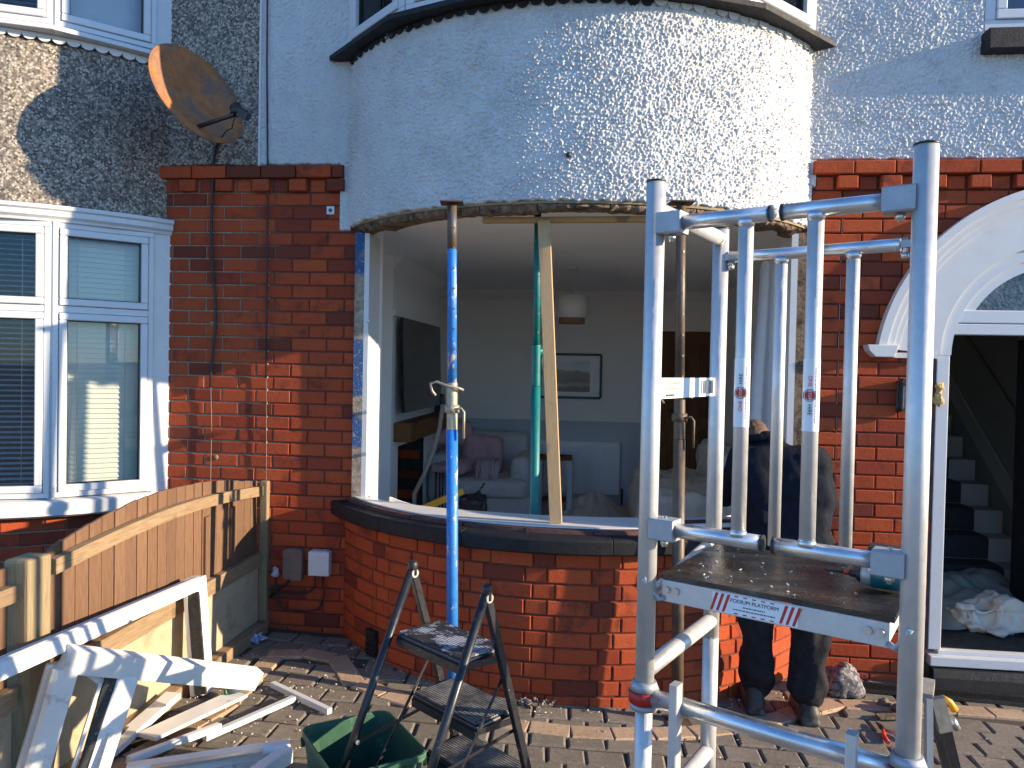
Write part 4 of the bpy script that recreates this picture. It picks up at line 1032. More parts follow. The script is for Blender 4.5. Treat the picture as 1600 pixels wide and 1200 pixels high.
# clutter by the fireplace
tag(MB().path([(-1.447, 1.5, .45), (-1.45, 1.5, .66), (-1.38, 1.5, .80), (-1.30, 1.5, 1.0), (-1.25, 1.5, 1.2), (-1.225, 1.5, 1.40)], .018, 8).build('trim_strip', M['hose']), 'bent beige trim strip propped up in front of the fireplace', 'trim strip')
m = soft((-.92, 1.25, .60), (.24, .22, .24), .06); m.capsule((-.90, 1.25, .7), (-.84, 1.22, .80), .04, .02)
m.box((-.92, 1.25, .3), (.22, .2, .4))
tag(blob('tool_bag', m, M['black_metal'], None, .014, 3, .03, 14), 'black tool bag standing just inside the window', 'bag')
tag(MB().beam((-1.30, .95, .62), (-.98, 1.12, .76), .03, .05).build('spirit_level', M['yellow'], bevel=.004), 'yellow spirit level leaning beside the black tool bag', 'spirit level')
ft = thing('fire_tools', (-1.50, 2.9, FZ), 'black fireside tools standing beside the fireplace opening', 'fire tools')
MB().tube((-1.50, 2.85, FZ), (-1.50, 2.85, FZ + .02), .09).build('stand_base', M['black_metal'], ft)
for k in range(4): MB().tube((-1.55 + k * .035, 2.85 + .02 * (k % 2), FZ + .02), (-1.55 + k * .035, 2.85 + .02 * (k % 2), .74), .008, n=8).build('tool_rod', M['black_metal'], ft)
MB().tube((-1.57, 2.85, .68), (-1.43, 2.85, .68), .007, n=8).build('stand_bar', M['black_metal'], ft)
# curtain at the right reveal
u = np.linspace(0, 1, 60)[:, None]; v = np.linspace(0, 1, 40)[None, :]
xx = 1.03 + .13 * u - .04 * np.sin(v * 2.4) ** 2 * (1 - u) + 0 * v; yy = .34 + .012 * np.sin(u * 13) + .01 * np.sin(u * 7 + v * 2); zz = 2.50 - 1.75 * v - .12 * (1 - u) ** 2 * (1 - v) + 0 * u
tag(grid_obj('curtain', np.stack([xx, yy, zz], -1), M['curtain']), 'pale grey curtain hanging at the right side of the open bay', 'curtain')
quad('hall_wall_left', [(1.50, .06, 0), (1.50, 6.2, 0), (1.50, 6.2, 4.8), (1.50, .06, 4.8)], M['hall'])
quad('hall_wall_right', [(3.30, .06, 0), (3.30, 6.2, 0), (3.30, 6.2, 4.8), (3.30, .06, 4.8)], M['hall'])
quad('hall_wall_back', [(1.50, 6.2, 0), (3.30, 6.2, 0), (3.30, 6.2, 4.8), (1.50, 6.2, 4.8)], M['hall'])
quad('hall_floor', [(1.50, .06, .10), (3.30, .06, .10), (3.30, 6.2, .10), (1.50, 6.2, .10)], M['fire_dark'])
quad('hall_ceiling', [(1.50, .06, 2.62), (3.30, .06, 2.62), (3.30, 2.4, 2.62), (1.50, 2.4, 2.62)], M['ceiling'])
tag(MB().box((1.73, .10, 1.0), (.46, .06, 1.95)).box((2.4, .10, 3.4), (1.9, .06, 1.75)).box((2.4, .12, 2.56), (1.9, .04, .14)).build('hall_wall_front', M['plaster']), kind='structure')
sw = thing('staircase', (2.8, 1.4, .1), 'dark carpeted stairs with white painted edges rising inside the hall', 'stairs')
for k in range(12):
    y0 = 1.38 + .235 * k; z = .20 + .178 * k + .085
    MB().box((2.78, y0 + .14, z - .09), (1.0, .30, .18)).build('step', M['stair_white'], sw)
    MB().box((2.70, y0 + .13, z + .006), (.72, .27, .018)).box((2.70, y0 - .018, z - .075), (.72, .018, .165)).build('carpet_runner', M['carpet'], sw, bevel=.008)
MB().beam((3.275, 1.3, .48), (3.275, 4.2, .48 + 2.9 * .178 / .235), .03, .14).build('wall_string', M['stair_white'], sw)
MB().beam((3.26, 1.3, 1.12), (3.26, 4.2, 1.12 + 2.9 * .178 / .235), .03, .05).build('handrail', M['hall'], sw)
tag(heap('dust_sheet', (2.60, 1.05), .65, .62, .16, M['dust_grey'], 11, base=.10), 'grey dust sheet spread over the hall floor at the foot of the stairs', 'dust sheet')
m = MB(); random.seed(17)
for k in range(16): m.sphere((2.62 + random.uniform(-.22, .22), .50 + random.uniform(-.16, .16), .16 + random.uniform(0, .10)), random.uniform(.06, .11), 12, 8, (1.3, 1.1, .8))
m.sphere((2.60, .50, .14), .2, 12, 8, (1.5, 1.1, .45))
tag(blob('dust_sheet', m, M['dust_sheet'], None, .014, 3, .07, 7), 'crumpled cream dust sheet heaped just inside the front door', 'dust sheet')

def plank(p0, p1, w, t, lab, mat='upvc_dirty', up=(0, 0, 1), name='plastic_board'):
    return tag(MB().beam(p0, p1, w, t, up, .002).build(name, M[mat]), lab, 'board')
# ================================================================== PROPS AND TIMBER IN THE OPENING
def prop(name, base, top, lab, m_out, m_in, split, m_col, plate='blue_rust', pin_side=1, handles=True, rout=.030, rin=.024):
    base, top = Vector(base), Vector(top); o = thing(name, base, lab, 'prop', None)
    d = (top - base); q = base + d * split; c0 = base + d * (split - .095)
    MB().tube(base + Vector((0, 0, .006)), c0, rout, n=20).build('outer_tube', M[m_out], o)
    m = MB(); k = 26                                         # threaded sleeve
    pts = []; rs = []
    for i in range(k * 2):
        pts.append(c0.lerp(q, i / (k * 2 - 1))); rs.append(rout - (.0 if i % 2 else .003))
    m.path(pts, rs, 20).build('thread', M[m_col], o)
    MB().tube(q, top - Vector((0, 0, .006)), rin, n=20).build('inner_tube', M[m_in], o)
    dn = d.normalized()
    for i in range(9):                                       # pin holes
        p = q + dn * (.07 + i * .105)
        if p.z < top.z - .06:
            a = dn.cross(Vector((.25, 1, 0))).normalized() * pin_side
            f = Vector((.55 * pin_side, -.83, 0)).normalized()
            MB().tube(p + f * (rin - .003), p + f * (rin + .0012), .0065, n=10).build('pin_hole', M['black_metal'], o)
    for nm, p, dz in (('base_plate', base, .003), ('head_plate', top, -.003)):
        MB().box((p.x, p.y, p.z + dz), (.12, .12, .006), (0, 0, R(8))).build(nm, M[plate], o)
    if handles:
        c = c0.lerp(q, .45)
        MB().tube(c - dn * .02, c + dn * .02, rout + .009, n=16).build('collar_nut', M[m_col], o)
        MB().path([c + Vector((.02, -.03, .0)), c + Vector((.055, -.03, .004)), c + Vector((.068, -.03, -.015)), c + Vector((.068, -.03, -.15))], .0065, 8).build('nut_handle', M[m_col], o)
        p = q - dn * .015
        MB().path([p + Vector((.06, -.01, -.02)), p + Vector((.045, -.035, -.012)), p + Vector((-.02, -.035, .0)), p + Vector((-.075, -.03, .02)), p + Vector((-.108, -.03, .010)), p + Vector((-.098, -.03, -.03)), p + Vector((-.08, -.03, -.052))], .0075, 8).build('pin', M[m_col], o)
    return o
prop('steel_prop', (-.692, -.800, gz(-.69)), (-.757, -.715, 2.566), 'chipped blue adjustable steel prop standing in front of the bay', 'blue_paint', 'blue_paint', .635, 'dull_steel')
prop('steel_prop', (.452, -.79, gz(.45)), (.418, -.70, 2.566), 'rusty brown adjustable steel prop behind the podium tower', 'rust_steel', 'rust_steel', .635, 'rust_steel', 'rust_steel')
g = prop('steel_prop', (-.325, -.20, FZ), (-.335, -.36, 2.60), 'teal adjustable steel prop just inside the bay, behind the timber', 'teal_paint', 'teal_paint', .695, 'teal_paint', 'black_metal', 1, False, .027, .020)
MB().tube((-.3275, -.250, 1.80), (-.3285, -.267, 1.83), .036, n=16).build('collar', M['teal_paint'], g)
MB().path([(-.318, -.29, 1.67), (-.30, -.30, 1.68), (-.30, -.31, 1.78), (-.318, -.30, 1.79)], .005, 6).build('pin_clip', M['black_metal'], g)
bp = bpy.data.objects['steel_prop']; a_, b_ = Vector((-.692, -.800, gz(-.69))), Vector((-.757, -.715, 2.566))
MB().tube(a_.lerp(b_, .905), a_.lerp(b_, .997), .0246, n=20).build('rusty_sleeve', M['blue_rust'], bp)
tag(MB().beam((-.285, -.575, 2.495), (-.185, -.615, .892), .066, .042, (0, 1, 0), .003).build('timber_post', M['new_timber']), 'pale new timber leaning upright in the middle of the bay', 'timber')
tag(MB().beam((-.62, -.535, 2.507), (.34, -.565, 2.507), .045, .028, (0, 0, 1), .002).build('timber_header', M['new_timber_x']), 'pale horizontal timber packed under the head of the bay', 'timber')

plank((.42, -.52, .897), (.92, -.36, .897), .05, .022, 'dark red-brown frame offcut lying on the window board beside the rusty prop', 'brown_strip', name='frame_offcut')
plank((.50, -.60, .900), (.86, -.47, .900), .03, .02, 'short white trim offcut lying on the window board beside the rusty prop', 'upvc_dirty', name='trim_bar')

# ================================================================== PODIUM TOWER
pt = thing('podium_tower', (.55, -2.5, gz(.55)), 'aluminium podium access tower with a platform, in front of the bay', 'scaffold')
FL, FR_, RL, RR = (.153, -2.595), (.707, -2.915), (.398, -2.128), (.898, -2.44)
TR = .0254
def vec(p, z): return Vector((p[0], p[1], z))
for nm, p, zt in (('a', FL, 2.212), ('b', FR_, 2.212), ('c', RL, 2.172), ('d', RR, 2.172)):
    MB().tube(vec(p, .845), vec(p, zt), TR, n=24).build('upright', M['alu'], pt)
    m = MB().tube(vec(p, zt - .001), vec(p, zt + .004), TR + .0012, n=24); m.build('end_cap', M['black_metal'], pt)
    MB().tube(vec(p, .20), vec(p, .845), TR - .002, n=24).build('base_leg', M['alu'], pt)
    # socket with red band
    if nm in 'cd':
        MB().tube(vec(p, .30), vec(p, .85), TR, n=24).build('upright', M['alu'], pt)
    else:
        c = MB().tube(vec(p, .80), vec(p, .815), .038, n=24); c.tube(vec(p, .852), vec(p, .875), .040, .031, n=24); c.tube(vec(p, .80), vec(p, .855), .034, n=24)
        s_ = c.build('base_socket', M['alu_block'], pt)
        MB().tube(vec(p, .818), vec(p, .850), .0415, n=24).build('red_band', M['red_band'], s_)
    # castor
    gx = gz(p[0])
    MB().tube(vec(p, .12), vec(p, .21), .016, n=12).build('castor_stem', M['zinc'], pt)
    MB().beam((p[0] - .024, p[1], .055 + gx), (p[0] - .024, p[1], .14), .006, .05, (0, 1, 0)).beam((p[0] + .024, p[1], .055 + gx), (p[0] + .024, p[1], .14), .006, .05, (0, 1, 0)).box((p[0], p[1], .14), (.055, .055, .008)).build('castor_fork', M['zinc'], pt)
    MB().tube((p[0] - .016, p[1], .058 + gx + .004), (p[0] + .016, p[1], .058 + gx + .004), .058, n=20).build('castor_wheel', M['black_metal'], pt)
def bar(a, b, r=.019, name='rail', mat='alu_bar', caps=0):
    o = MB().tube(a, b, r, n=20).build(name, M[mat], pt); return o
def lerp2(a, b, t): return (a[0] + (b[0] - a[0]) * t, a[1] + (b[1] - a[1]) * t)
# side frames: rungs between front and rear uprights
for a, b in ((FL, RL), (FR_, RR)):
    for z in ((2.14, .90, .47) if a is FL else (.90, .47)):
        bar(vec(a, z), vec(b, z), .0235, 'rung', 'alu')
        for q in (.93, .97) if z > 2 else (): 
            p = lerp2(a, b, q); MB().tube(vec(lerp2(a, b, q - .004), z), vec(lerp2(a, b, q + .004), z), .025, n=18).build('weld', M['alu'], pt)
    if a is FL: bar(vec(lerp2(a, b, .05), 1.10), vec(lerp2(a, b, .93), 1.16), .016, 'platform_brace', 'alu')
# swinging gates, front and rear: two half gates each
def half_gate(pA, pB, t0, t1, zU, zL, tb, hinge_at, r=.0195):
    a, b = vec(lerp2(pA, pB, t0), 0), vec(lerp2(pA, pB, t1), 0)
    for z in (zU, zL):
        A, B_ = a + Vector((0, 0, z)), b + Vector((0, 0, z))
        bar(A, B_, r, 'gate_rail', 'alu_bar')
        e = B_ if hinge_at == 0 else A; d = (B_ - A).normalized() * (1 if hinge_at == 0 else -1)
        MB().tube(e - d * .002, e + d * .004, r + .0015, n=20).build('gate_rail_cap', M['black_metal'], pt)
    c = vec(lerp2(pA, pB, tb), 0)
    MB().tube(c + Vector((0, 0, zL + .01)), c + Vector((0, 0, zU - .01)), .0185, n=20).build('gate_bar', M['alu'], pt)
    MB().tube(c + Vector((0, 0, zU - .028)), c + Vector((0, 0, zU - .008)), .0185, .024, n=20).build('weld', M['alu_bar'], pt)
    MB().tube(c + Vector((0, 0, zL + .010)), c + Vector((0, 0, zL + .026)), .024, .0185, n=20).build('weld', M['alu_bar'], pt)
def hinge(pA, pB, t, z, s=1):
    d = Vector((pB[0] - pA[0], pB[1] - pA[1], 0)).normalized(); nrm = Vector((d.y, -d.x, 0)); c = vec(lerp2(pA, pB, t), z)
    m = MB(); m.beam(c - d * .034, c + d * .034, .058, .056, (0, 0, 1), .003); o = m.build('hinge_block', M['alu_block'], pt)
    MB().tube(c - Vector((0, 0, .048)), c + Vector((0, 0, .034)), .006, n=8).build('hinge_bolt', M['zinc'], o)
    MB().tube(c - Vector((0, 0, .042)), c - Vector((0, 0, .030)), .011, n=6).build('nut', M['zinc'], o)
for z in (2.098, 1.292):
    hinge(FL, FR_, .075, z); hinge(FL, FR_, .925, z)
half_gate(FL, FR_, .105, .478, 2.098, 1.292, .385, 0)
half_gate(FL, FR_, .525, .895, 2.098, 1.292, .645, 1)
for t0, t1, tb in ((.06, .52, .335), (.52, .90, .69)):
    bar(vec(lerp2(RL, RR, t0), 2.078), vec(lerp2(RL, RR, t1), 2.078), .0185, 'gate_rail', 'alu_bar'); c = lerp2(RL, RR, tb)
    MB().tube(vec(c, 1.175), vec(c, 2.07), .0185, n=20).build('gate_bar', M['alu'], pt)
    MB().tube(vec(c, 2.046), vec(c, 2.066), .0185, .024, n=20).build('weld', M['alu_bar'], pt)
d = Vector((RR[0] - RL[0], RR[1] - RL[1], 0)).normalized()
for t, s_ in ((.04, 1), (.94, -1)):
    c = vec(lerp2(RL, RR, t), 2.078)
    MB().beam(c - d * .02, c + d * .02, .03, .02).build('gate_bracket', M['alu_block'], pt)
    MB().tube(c + d * .012 * s_ - Vector((0, 0, .04)), c + d * .012 * s_ + Vector((0, 0, .02)), .007, n=8).tube(c + d * .012 * s_ - Vector((0, 0, .038)), c + d * .012 * s_ - Vector((0, 0, .024)), .0115, n=6).build('gate_bolt', M['zinc'], pt)
# platform: dark phenolic deck in an aluminium tray
u = Vector((FR_[0] - FL[0], FR_[1] - FL[1], 0)); v = Vector((RL[0] - FL[0], RL[1] - FL[1], 0)); O = vec(FL, 0)
def uv(a, b, z): return O + u * a + v * b + Vector((0, 0, z))
def slab(name, a0, a1, b0, b1, z0, z1, mat, bevel=0):
    vs = [uv(a, b, z) for z in (z0, z1) for a, b in ((a0, b0), (a1, b0), (a1, b1), (a0, b1))]
    return MB().add(vs, [(3, 2, 1, 0), (4, 5, 6, 7), (0, 1, 5, 4), (1, 2, 6, 5), (2, 3, 7, 6), (3, 0, 4, 7)]).build(name, mat, pt, bevel=bevel)
slab('deck_board', .055, .945, .02, .90, 1.155, 1.168, M['podium_deck'])
slab('tray_front', .06, .93, .022, .034, 1.095, 1.153, M['alu'], .002)
slab('tray_back', .07, .93, .88, .892, 1.105, 1.153, M['alu'], .002)
slab('tray_side', .072, .085, .034, .88, 1.105, 1.153, M['alu']); slab('tray_side', .915, .928, .034, .88, 1.105, 1.153, M['alu'])
for a in (.085, .125, .86, .90):
    p = uv(a, .020, 1.128); nrm = Vector((u.y, -u.x, 0)).normalized()
    MB().tube(p, p + nrm * .006, .009, n=12).build('tray_bolt', M['zinc'], pt)
for a, s_ in ((.0, 1), (1.0, -1)):          # hooks onto the uprights
    m = MB().path([uv(a + s_ * .075, .03, 1.105), uv(a + s_ * .05, .01, 1.10), uv(a + s_ * .015, -.02, 1.13), uv(a + s_ * .0, -.045, 1.16)], .008, 8)
    m.build('deck_hook', M['alu_block'], pt)
# ledger and the pair of flat struts below it
bar(uv(.05, -.01, .835), uv(.95, -.01, .835), .024, 'ledger', 'alu_bar')
for a in (.165, .83):
    MB().beam(uv(a, -.07, .20), uv(a, -.07, .905), .036, .022, (u.x, u.y, 0), .002).build('square_strut', M['alu'], pt)
for z in (.22,):
    for a, b in ((FL, FR_), (RL, RR), (FL, RL), (FR_, RR)): bar(vec(a, z), vec(b, z), .02, 'base_rail', 'alu')
# printed stickers
def text(body, size, origin, ux, uy, nrm, mat, parent, align='CENTER'):
    cu = bpy.data.curves.new('print', 'FONT'); cu.body = body; cu.size = size; cu.align_x = align; cu.align_y = 'CENTER'; cu.extrude = .0002
    o = bpy.data.objects.new('tmp', cu); COL.objects.link(o); dg = bpy.context.evaluated_depsgraph_get(); dg.update()
    me = bpy.data.meshes.new_from_object(o.evaluated_get(dg)); bpy.data.objects.remove(o); bpy.data.curves.remove(cu)
    ux, uy, nrm = Vector(ux).normalized(), Vector(uy).normalized(), Vector(nrm).normalized()
    for vt in me.vertices: vt.co = ux * vt.co.x + uy * vt.co.y + nrm * vt.co.z
    me.materials.clear(); me.materials.append(mat); me.name = 'lettering'
    ob = bpy.data.objects.new('lettering', me); return register(ob, parent, Vector(origin))
ud = u.normalized(); nf = Vector((u.y, -u.x, 0)).normalized(); Z3 = Vector((0, 0, 1))
def plate(name, c, w, h, mat, off, parent, t=.0008):
    return MB().beam(Vector(c) + nf * off - ud * w / 2, Vector(c) + nf * off + ud * w / 2, t, h).build(name, mat, parent)
sc0 = uv(.45, .022, 1.124)
stk = plate('sticker', sc0, .215, .050, M['sticker'], .0012, pt)
text('PODIUM PLATFORM', .0135, sc0 + nf * .0022 + Z3 * .010, ud, Z3, nf, M['sticker_ink'], stk)
def smallprint(c, ux, nrm, w, h, parent, mat):         # lines too small to read: broken dashes
    m = MB(); x = -w / 2; rs = random.Random(int(w * 1e4))
    while x < w / 2:
        L = rs.uniform(.6, 2.2) * h; m.beam(Vector(c) + ux * x, Vector(c) + ux * min(x + L, w / 2), .0003, h * .8, Z3 if abs(ux.z) < .5 else nrm.cross(ux)); x += L + h * .5
    return tag(m.build('small_print', mat, parent), kind='stuff')
smallprint(sc0 + nf * .0020 - Z3 * .003, ud, nf, .055, .0034, stk, M['sticker_ink'])
smallprint(sc0 + nf * .0020 - Z3 * .0115, ud, nf, .105, .0034, stk, M['sticker_ink'])
for k in range(3):
    for sx in (-1, 1):
        x = sx * .072 + (k if sx > 0 else -k) * .0155
        p = sc0 + ud * x + nf * .0018
        MB().add([p + ud * (-.010) - Z3 * .023, p + ud * (-.003) - Z3 * .023, p + ud * .012 + Z3 * .023, p + ud * .004 + Z3 * .023], [(0, 1, 2, 3)]).build('red_stripe', M['sticker_red'], stk)
for k in range(5):
    for sz in (-1, 1):
        p = sc0 + ud * (-.045 + k * .0225) + nf * .0018 + Z3 * sz * .0215
        MB().beam(p - ud * .005, p + ud * .005, .0004, .003).build('red_dash', M['sticker_red'], stk)
# round hire stickers wrapped on the two front gate bars
def wrap_sticker(tb, words, flip):
    c = Vector(lerp2(FL, FR_, tb) + (0,)); zc = 1.66; r = .0192
    view = math.atan2(-4.68 - c.y, 0 - c.x)
    def arcpt(w, z, rr=r): a = view + w / r; return Vector((c.x + rr * math.cos(a), c.y + rr * math.sin(a), z))
    m = MB(); n_ = 14
    for k in range(n_ + 1):
        w = -.028 + .056 * k / n_
        m.v += [tuple(arcpt(w, zc - .085)), tuple(arcpt(w, zc + .085))]
    m.f = [[2*k, 2*k+2, 2*k+3, 2*k+1] for k in range(n_)]; m.sm = [True] * n_; m.mi = [0] * n_
    st_ = m.build('hire_sticker', M['sticker'], pt)
    nv = Vector((math.cos(view), math.sin(view), 0)); side = Vector((-nv.y, nv.x, 0))
    cc = Vector((c.x, c.y, zc)) + nv * (r + .0006) + (side * -.003)
    oct_ = lambda rad, off: MB().add([cc + nv * off + side * rad * math.cos(R(22.5 + 45*k)) * 1.0 + Z3 * rad * math.sin(R(22.5 + 45*k)) for k in range(8)], [tuple(range(8))])
    oct_(.0155, .0002).build('octagon_border', M['sticker_ink'], st_); oct_(.0138, .0006).build('octagon_border', M['sticker'], st_); oct_(.0122, .001).build('octagon', M['sticker_red'], st_)
    upv = side * (1 if flip else -1)
    upd = Z3 * (-1 if flip else 1)
    text('STOP', .0095, cc + nv * .0016, upd, upv, nv, M['sticker'], st_)
    text(words[0], .0125, cc + nv * .001 - upd * .033, upd, upv, nv, M['sticker_red'], st_)
    text(words[1], .0125, cc + nv * .001 + upd * .034, upd, upv, nv, M['sticker_ink'], st_)
    smallprint(cc + side * .0125 - nv * .0030, Z3, nv, .13, .0022, st_, M['sticker_ink'])
wrap_sticker(.385, ('ONE', 'HIRE'), False)
wrap_sticker(.645, ('ONE', 'HIRE'), True)
# white inspection plate between the left uprights
vd = v.normalized(); nl = Vector((v.y, -v.x, 0)).normalized()
pc0 = uv(0, .52, 1.662)
pl = MB().beam(uv(0, .06, 1.662), uv(0, .95, 1.662), .003, .058).build('inspection_plate', M['sticker'], pt)
nl_ = Vector((nf.x, nf.y, 0)); nl = nl if nl.dot(Vector((0, -4.68, 0)) - pc0) > 0 else -nl
tx = vd if vd.cross(Z3).dot(nl) > 0 else -vd
smallprint(pc0 - vd * .12 + nl * .0025 + Z3 * .014, vd, nl, .10, .009, pl, M['dull_steel'])
smallprint(pc0 - vd * .13 + nl * .0025 - Z3 * .002, vd, nl, .07, .006, pl, M['dull_steel'])
smallprint(pc0 - vd * .15 + nl * .0025 - Z3 * .020, vd, nl, .06, .008, pl, M['sticker_ink'])
for k in range(6): MB().beam(pc0 + vd * (.10 + k * .018) + nl * .0024 - Z3 * .02, pc0 + vd * (.10 + k * .018) + nl * .0024 + Z3 * .022, .0004, .005 + .004 * (k % 3), nl).build('bar_mark', M['alu_block'], pl)

# ================================================================== STEPLADDER
ld = thing('stepladder', (-.55, -2.0, gz(-.55)), 'black paint-splashed folding stepladder with three treads, in front of the bay', 'stepladder')
HL, HR, LFL, LFR, LRL, LRR = (-.671, -1.825), (-.349, -2.092), (-.927, -2.134), (-.605, -2.401), (-.48, -1.594), (-.157, -1.861)
HZ = .945
def L3(p, z): return Vector((p[0], p[1], z))
for h_, f_, r_ in ((HL, LFL, LRL), (HR, LFR, LRR)):
    g_ = gz(f_[0])
    MB().tube(L3(h_, HZ), L3(f_, g_ + .02), .0155, n=18).build('front_stile', M['ladder'], ld)
    MB().tube(L3(f_, g_), L3(f_, g_ + .045), .019, n=14).build('rubber_foot', M['black_metal'], ld)
    a = L3(h_, HZ - .015); b = L3(r_, gz(r_[0]) + .01)
    MB().beam(a, b, .024, .030, (0, 0, 1), .003).build('rear_leg', M['ladder'], ld)
    MB().box((*r_, gz(r_[0]) + .015), (.035, .035, .03)).build('rubber_foot', M['black_metal'], ld)
    MB().path([L3(h_, HZ - .03), L3(h_, HZ + .012), L3(h_, HZ + .020), L3(h_, HZ + .024)], [.0195, .0195, .017, .010], 14).build('top_cap', M['black_metal'], ld)
    dv = (Vector(HR) - Vector(HL)).normalized(); s_ = 1
    c = L3(h_, HZ - .022) + Vector((dv.x, dv.y, 0)) * -.016
    MB().tube(c, c + Vector((dv.x, dv.y, 0)) * .034, .016, n=14).build('hinge_plate', M['tool_grey'], ld)
lu = Vector((HR[0] - HL[0], HR[1] - HL[1], 0)); lw = lu.normalized(); lf = Vector((LFL[0] - HL[0], LFL[1] - HL[1], 0)).normalized()
for k, (z, cs) in enumerate(((.715, ((-.722, -1.888), (-.400, -2.155), (-.285, -1.985), (-.596, -1.722))), (.475, ((-.668, -1.850), (-.356, -2.110), (-.235, -1.935), (-.547, -1.675))), (.235, ((-.625, -1.80), (-.313, -2.06), (-.185, -1.885), (-.497, -1.625))))):
    P0, P1, P2, P3 = (Vector((x, y, 0)) for x, y in cs)
    P0 += lw * .022; P3 += lw * .022; P1 -= lw * .022; P2 -= lw * .022
    cl, cr = P0, P1
    vs = [p + Vector((0, 0, zz)) for zz in (z - .024, z) for p in (P0, P1, P2, P3)]
    o = MB().add(vs, [(3, 2, 1, 0), (4, 5, 6, 7), (0, 1, 5, 4), (1, 2, 6, 5), (2, 3, 7, 6), (3, 0, 4, 7)]).build('tread_frame', M['ladder'], ld, bevel=.008)
    wd = (cr - cl).length - .016; dp = (P3 - P0).length - .016; cc = (P0 + P1 + P2 + P3) / 4
    ang = math.atan2(lw.y, lw.x)
    tm = MB().box((0, 0, 0), (wd, dp, .008)); me = tm.mesh('tread_mat', M['tread' if k == 0 else 'tread_dusty'], (0, 0, 0))
    to = bpy.data.objects.new('tread_mat', me); register(to, ld, cc + Vector((0, 0, z + .002))); to.rotation_euler = (0, 0, ang)
    MB().beam(cl + Vector((0, 0, z - .03)), cr + Vector((0, 0, z - .03)), .016, .03).build('tread_bar', M['ladder'], ld)
    for c_, h_, r_ in ((cl, HL, LRL), (cr, HR, LRR)):       # side straps from tread back to the rear leg
        q = L3(h_, 0).lerp(L3(r_, 0), min(1, (HZ - z + .02) / HZ)); q.z = z - .02
        MB().beam(c_ + Vector((0, 0, z - .018)), q, .005, .022).build('side_strap', M['ladder'], ld)
for h_, f_, r_, s_ in ((HL, LFL, LRL, 1), (HR, LFR, LRR, -1)):
    t1, t2 = .62, .34
    a = L3(h_, HZ).lerp(L3(f_, 0), t1) + lw * .02 * s_; b = L3(h_, HZ).lerp(L3(r_, 0), t2) + lw * .015 * s_
    m_ = L3(h_, HZ).lerp(L3(r_, 0), .75) + lw * .015 * s_
    mid = a.lerp(b, .5)
    MB().beam(a, m_.lerp(b, .45), .004, .012).build('folding_stay', M['ladder'], ld)
    MB().beam(b, L3(h_, HZ).lerp(L3(f_, 0), .9) + lw * .02 * s_ - lf * .10, .004, .011).build('folding_stay', M['ladder'], ld)
    MB().tube(a - lw * .006, a + lw * .006, .008, n=10).build('rivet', M['zinc'], ld)

# ================================================================== GREEN BOX
gb = thing('recycling_box', (-.83, -1.9, gz(-.83)), 'open green plastic recycling box on the paving behind the stepladder', 'box')
A_, B_, C_ = Vector((-1.097, -1.84, 0)), Vector((-.815, -1.639, 0)), Vector((-.568, -1.965, 0)); D_ = A_ + C_ - B_; cen = (A_ + C_) / 2
def rr_ring(scale, z, rad=.06, n=5):
    out = []
    cs = [A_, B_, C_, D_]
    cs = [cen + (c - cen) * scale for c in cs]
    for i in range(4):
        p, c, q = cs[i-1], cs[i], cs[(i+1) % 4]; e0 = (p - c).normalized() * rad; e1 = (q - c).normalized() * rad
        for k in range(n + 1):
            t = k / n; w = c + e0 * (1-t)**2 + e1 * t**2; out.append(Vector((w.x, w.y, z)))
    return out
g0 = gz(-.83); N = 24
prof = [(.82, g0 + .004), (1.005, g0 + .285), (1.04, g0 + .287), (1.04, g0 + .310), (.995, g0 + .312), (.80, g0 + .02)]
m = MB(); vs = []
for s_, z in prof: vs += rr_ring(s_, z)
fs = [(a*N + j, a*N + (j+1) % N, (a+1)*N + (j+1) % N, (a+1)*N + j) for a in range(5) for j in range(N)] + [tuple(range(N))[::-1], tuple(range(5*N, 6*N))]
m.add(vs, fs); m.build('tub', M['green'], gb, bevel=.003)
for k in range(16):                                           # ribs under the rim
    r0, r1 = rr_ring(1.02, g0 + .25)[(k * 3 + 1) % N], rr_ring(1.03, g0 + .285)[(k * 3 + 1) % N]
    MB().beam(r0, r1, .008, .012, (1, 0, 0)).build('rim_rib', M['green'], gb)

# ================================================================== FENCE
fn = thing('fence', (-2.1, -1.0, gz(-2.1)), 'brown arched timber fence panel with vertical boards, running to the brick wall', 'fence')
FXX = -2.10
ny = 22; ylo, yhi = -1.93, -.06
for k in range(ny):
    y0 = ylo + (yhi - ylo) * k / ny; w = (yhi - ylo) / ny
    q = (y0 + w / 2 - ylo) / (yhi - ylo); top_ = lambda y: .965 + .105 * math.sin(math.pi * min(1, max(0, (y - ylo) / (yhi - ylo))) ** .9); ja = random.uniform(-.003, .003)
    th = .010 + random.uniform(-.003, .003)
    vs = [(FXX - .012 + .008, y0 + .002, .50), (FXX - .012 + .008 + th, y0 + .002, .50), (FXX + .002, y0 + w + .012, .50), (FXX - .010, y0 + w + .012, .50)]
    vs += [(x, y, top_(y) + ja) for (x, y, z) in vs]
    MB().add(vs, [(3, 2, 1, 0), (4, 5, 6, 7), (0, 1, 5, 4), (1, 2, 6, 5), (2, 3, 7, 6), (3, 0, 4, 7)]).build('board', M['fence_wood'], fn)
yr = np.linspace(ylo, yhi, 12)
m = MB()
def railz(y): q = (y - ylo) / (yhi - ylo); return .875 + .055 * math.sin(math.pi * q)
vs = []
for y in yr: vs += [(FXX + .012, y, railz(y)), (FXX + .048, y, railz(y)), (FXX + .048, y, railz(y) + .06), (FXX + .012, y, railz(y) + .06)]
m.add(vs, [(i*4 + j, (i+1)*4 + j, (i+1)*4 + (j+1) % 4, i*4 + (j+1) % 4) for i in range(11) for j in range(4)] + [(0, 1, 2, 3), (47, 46, 45, 44)])
m.build('top_rail', M['rail_wood'], fn)
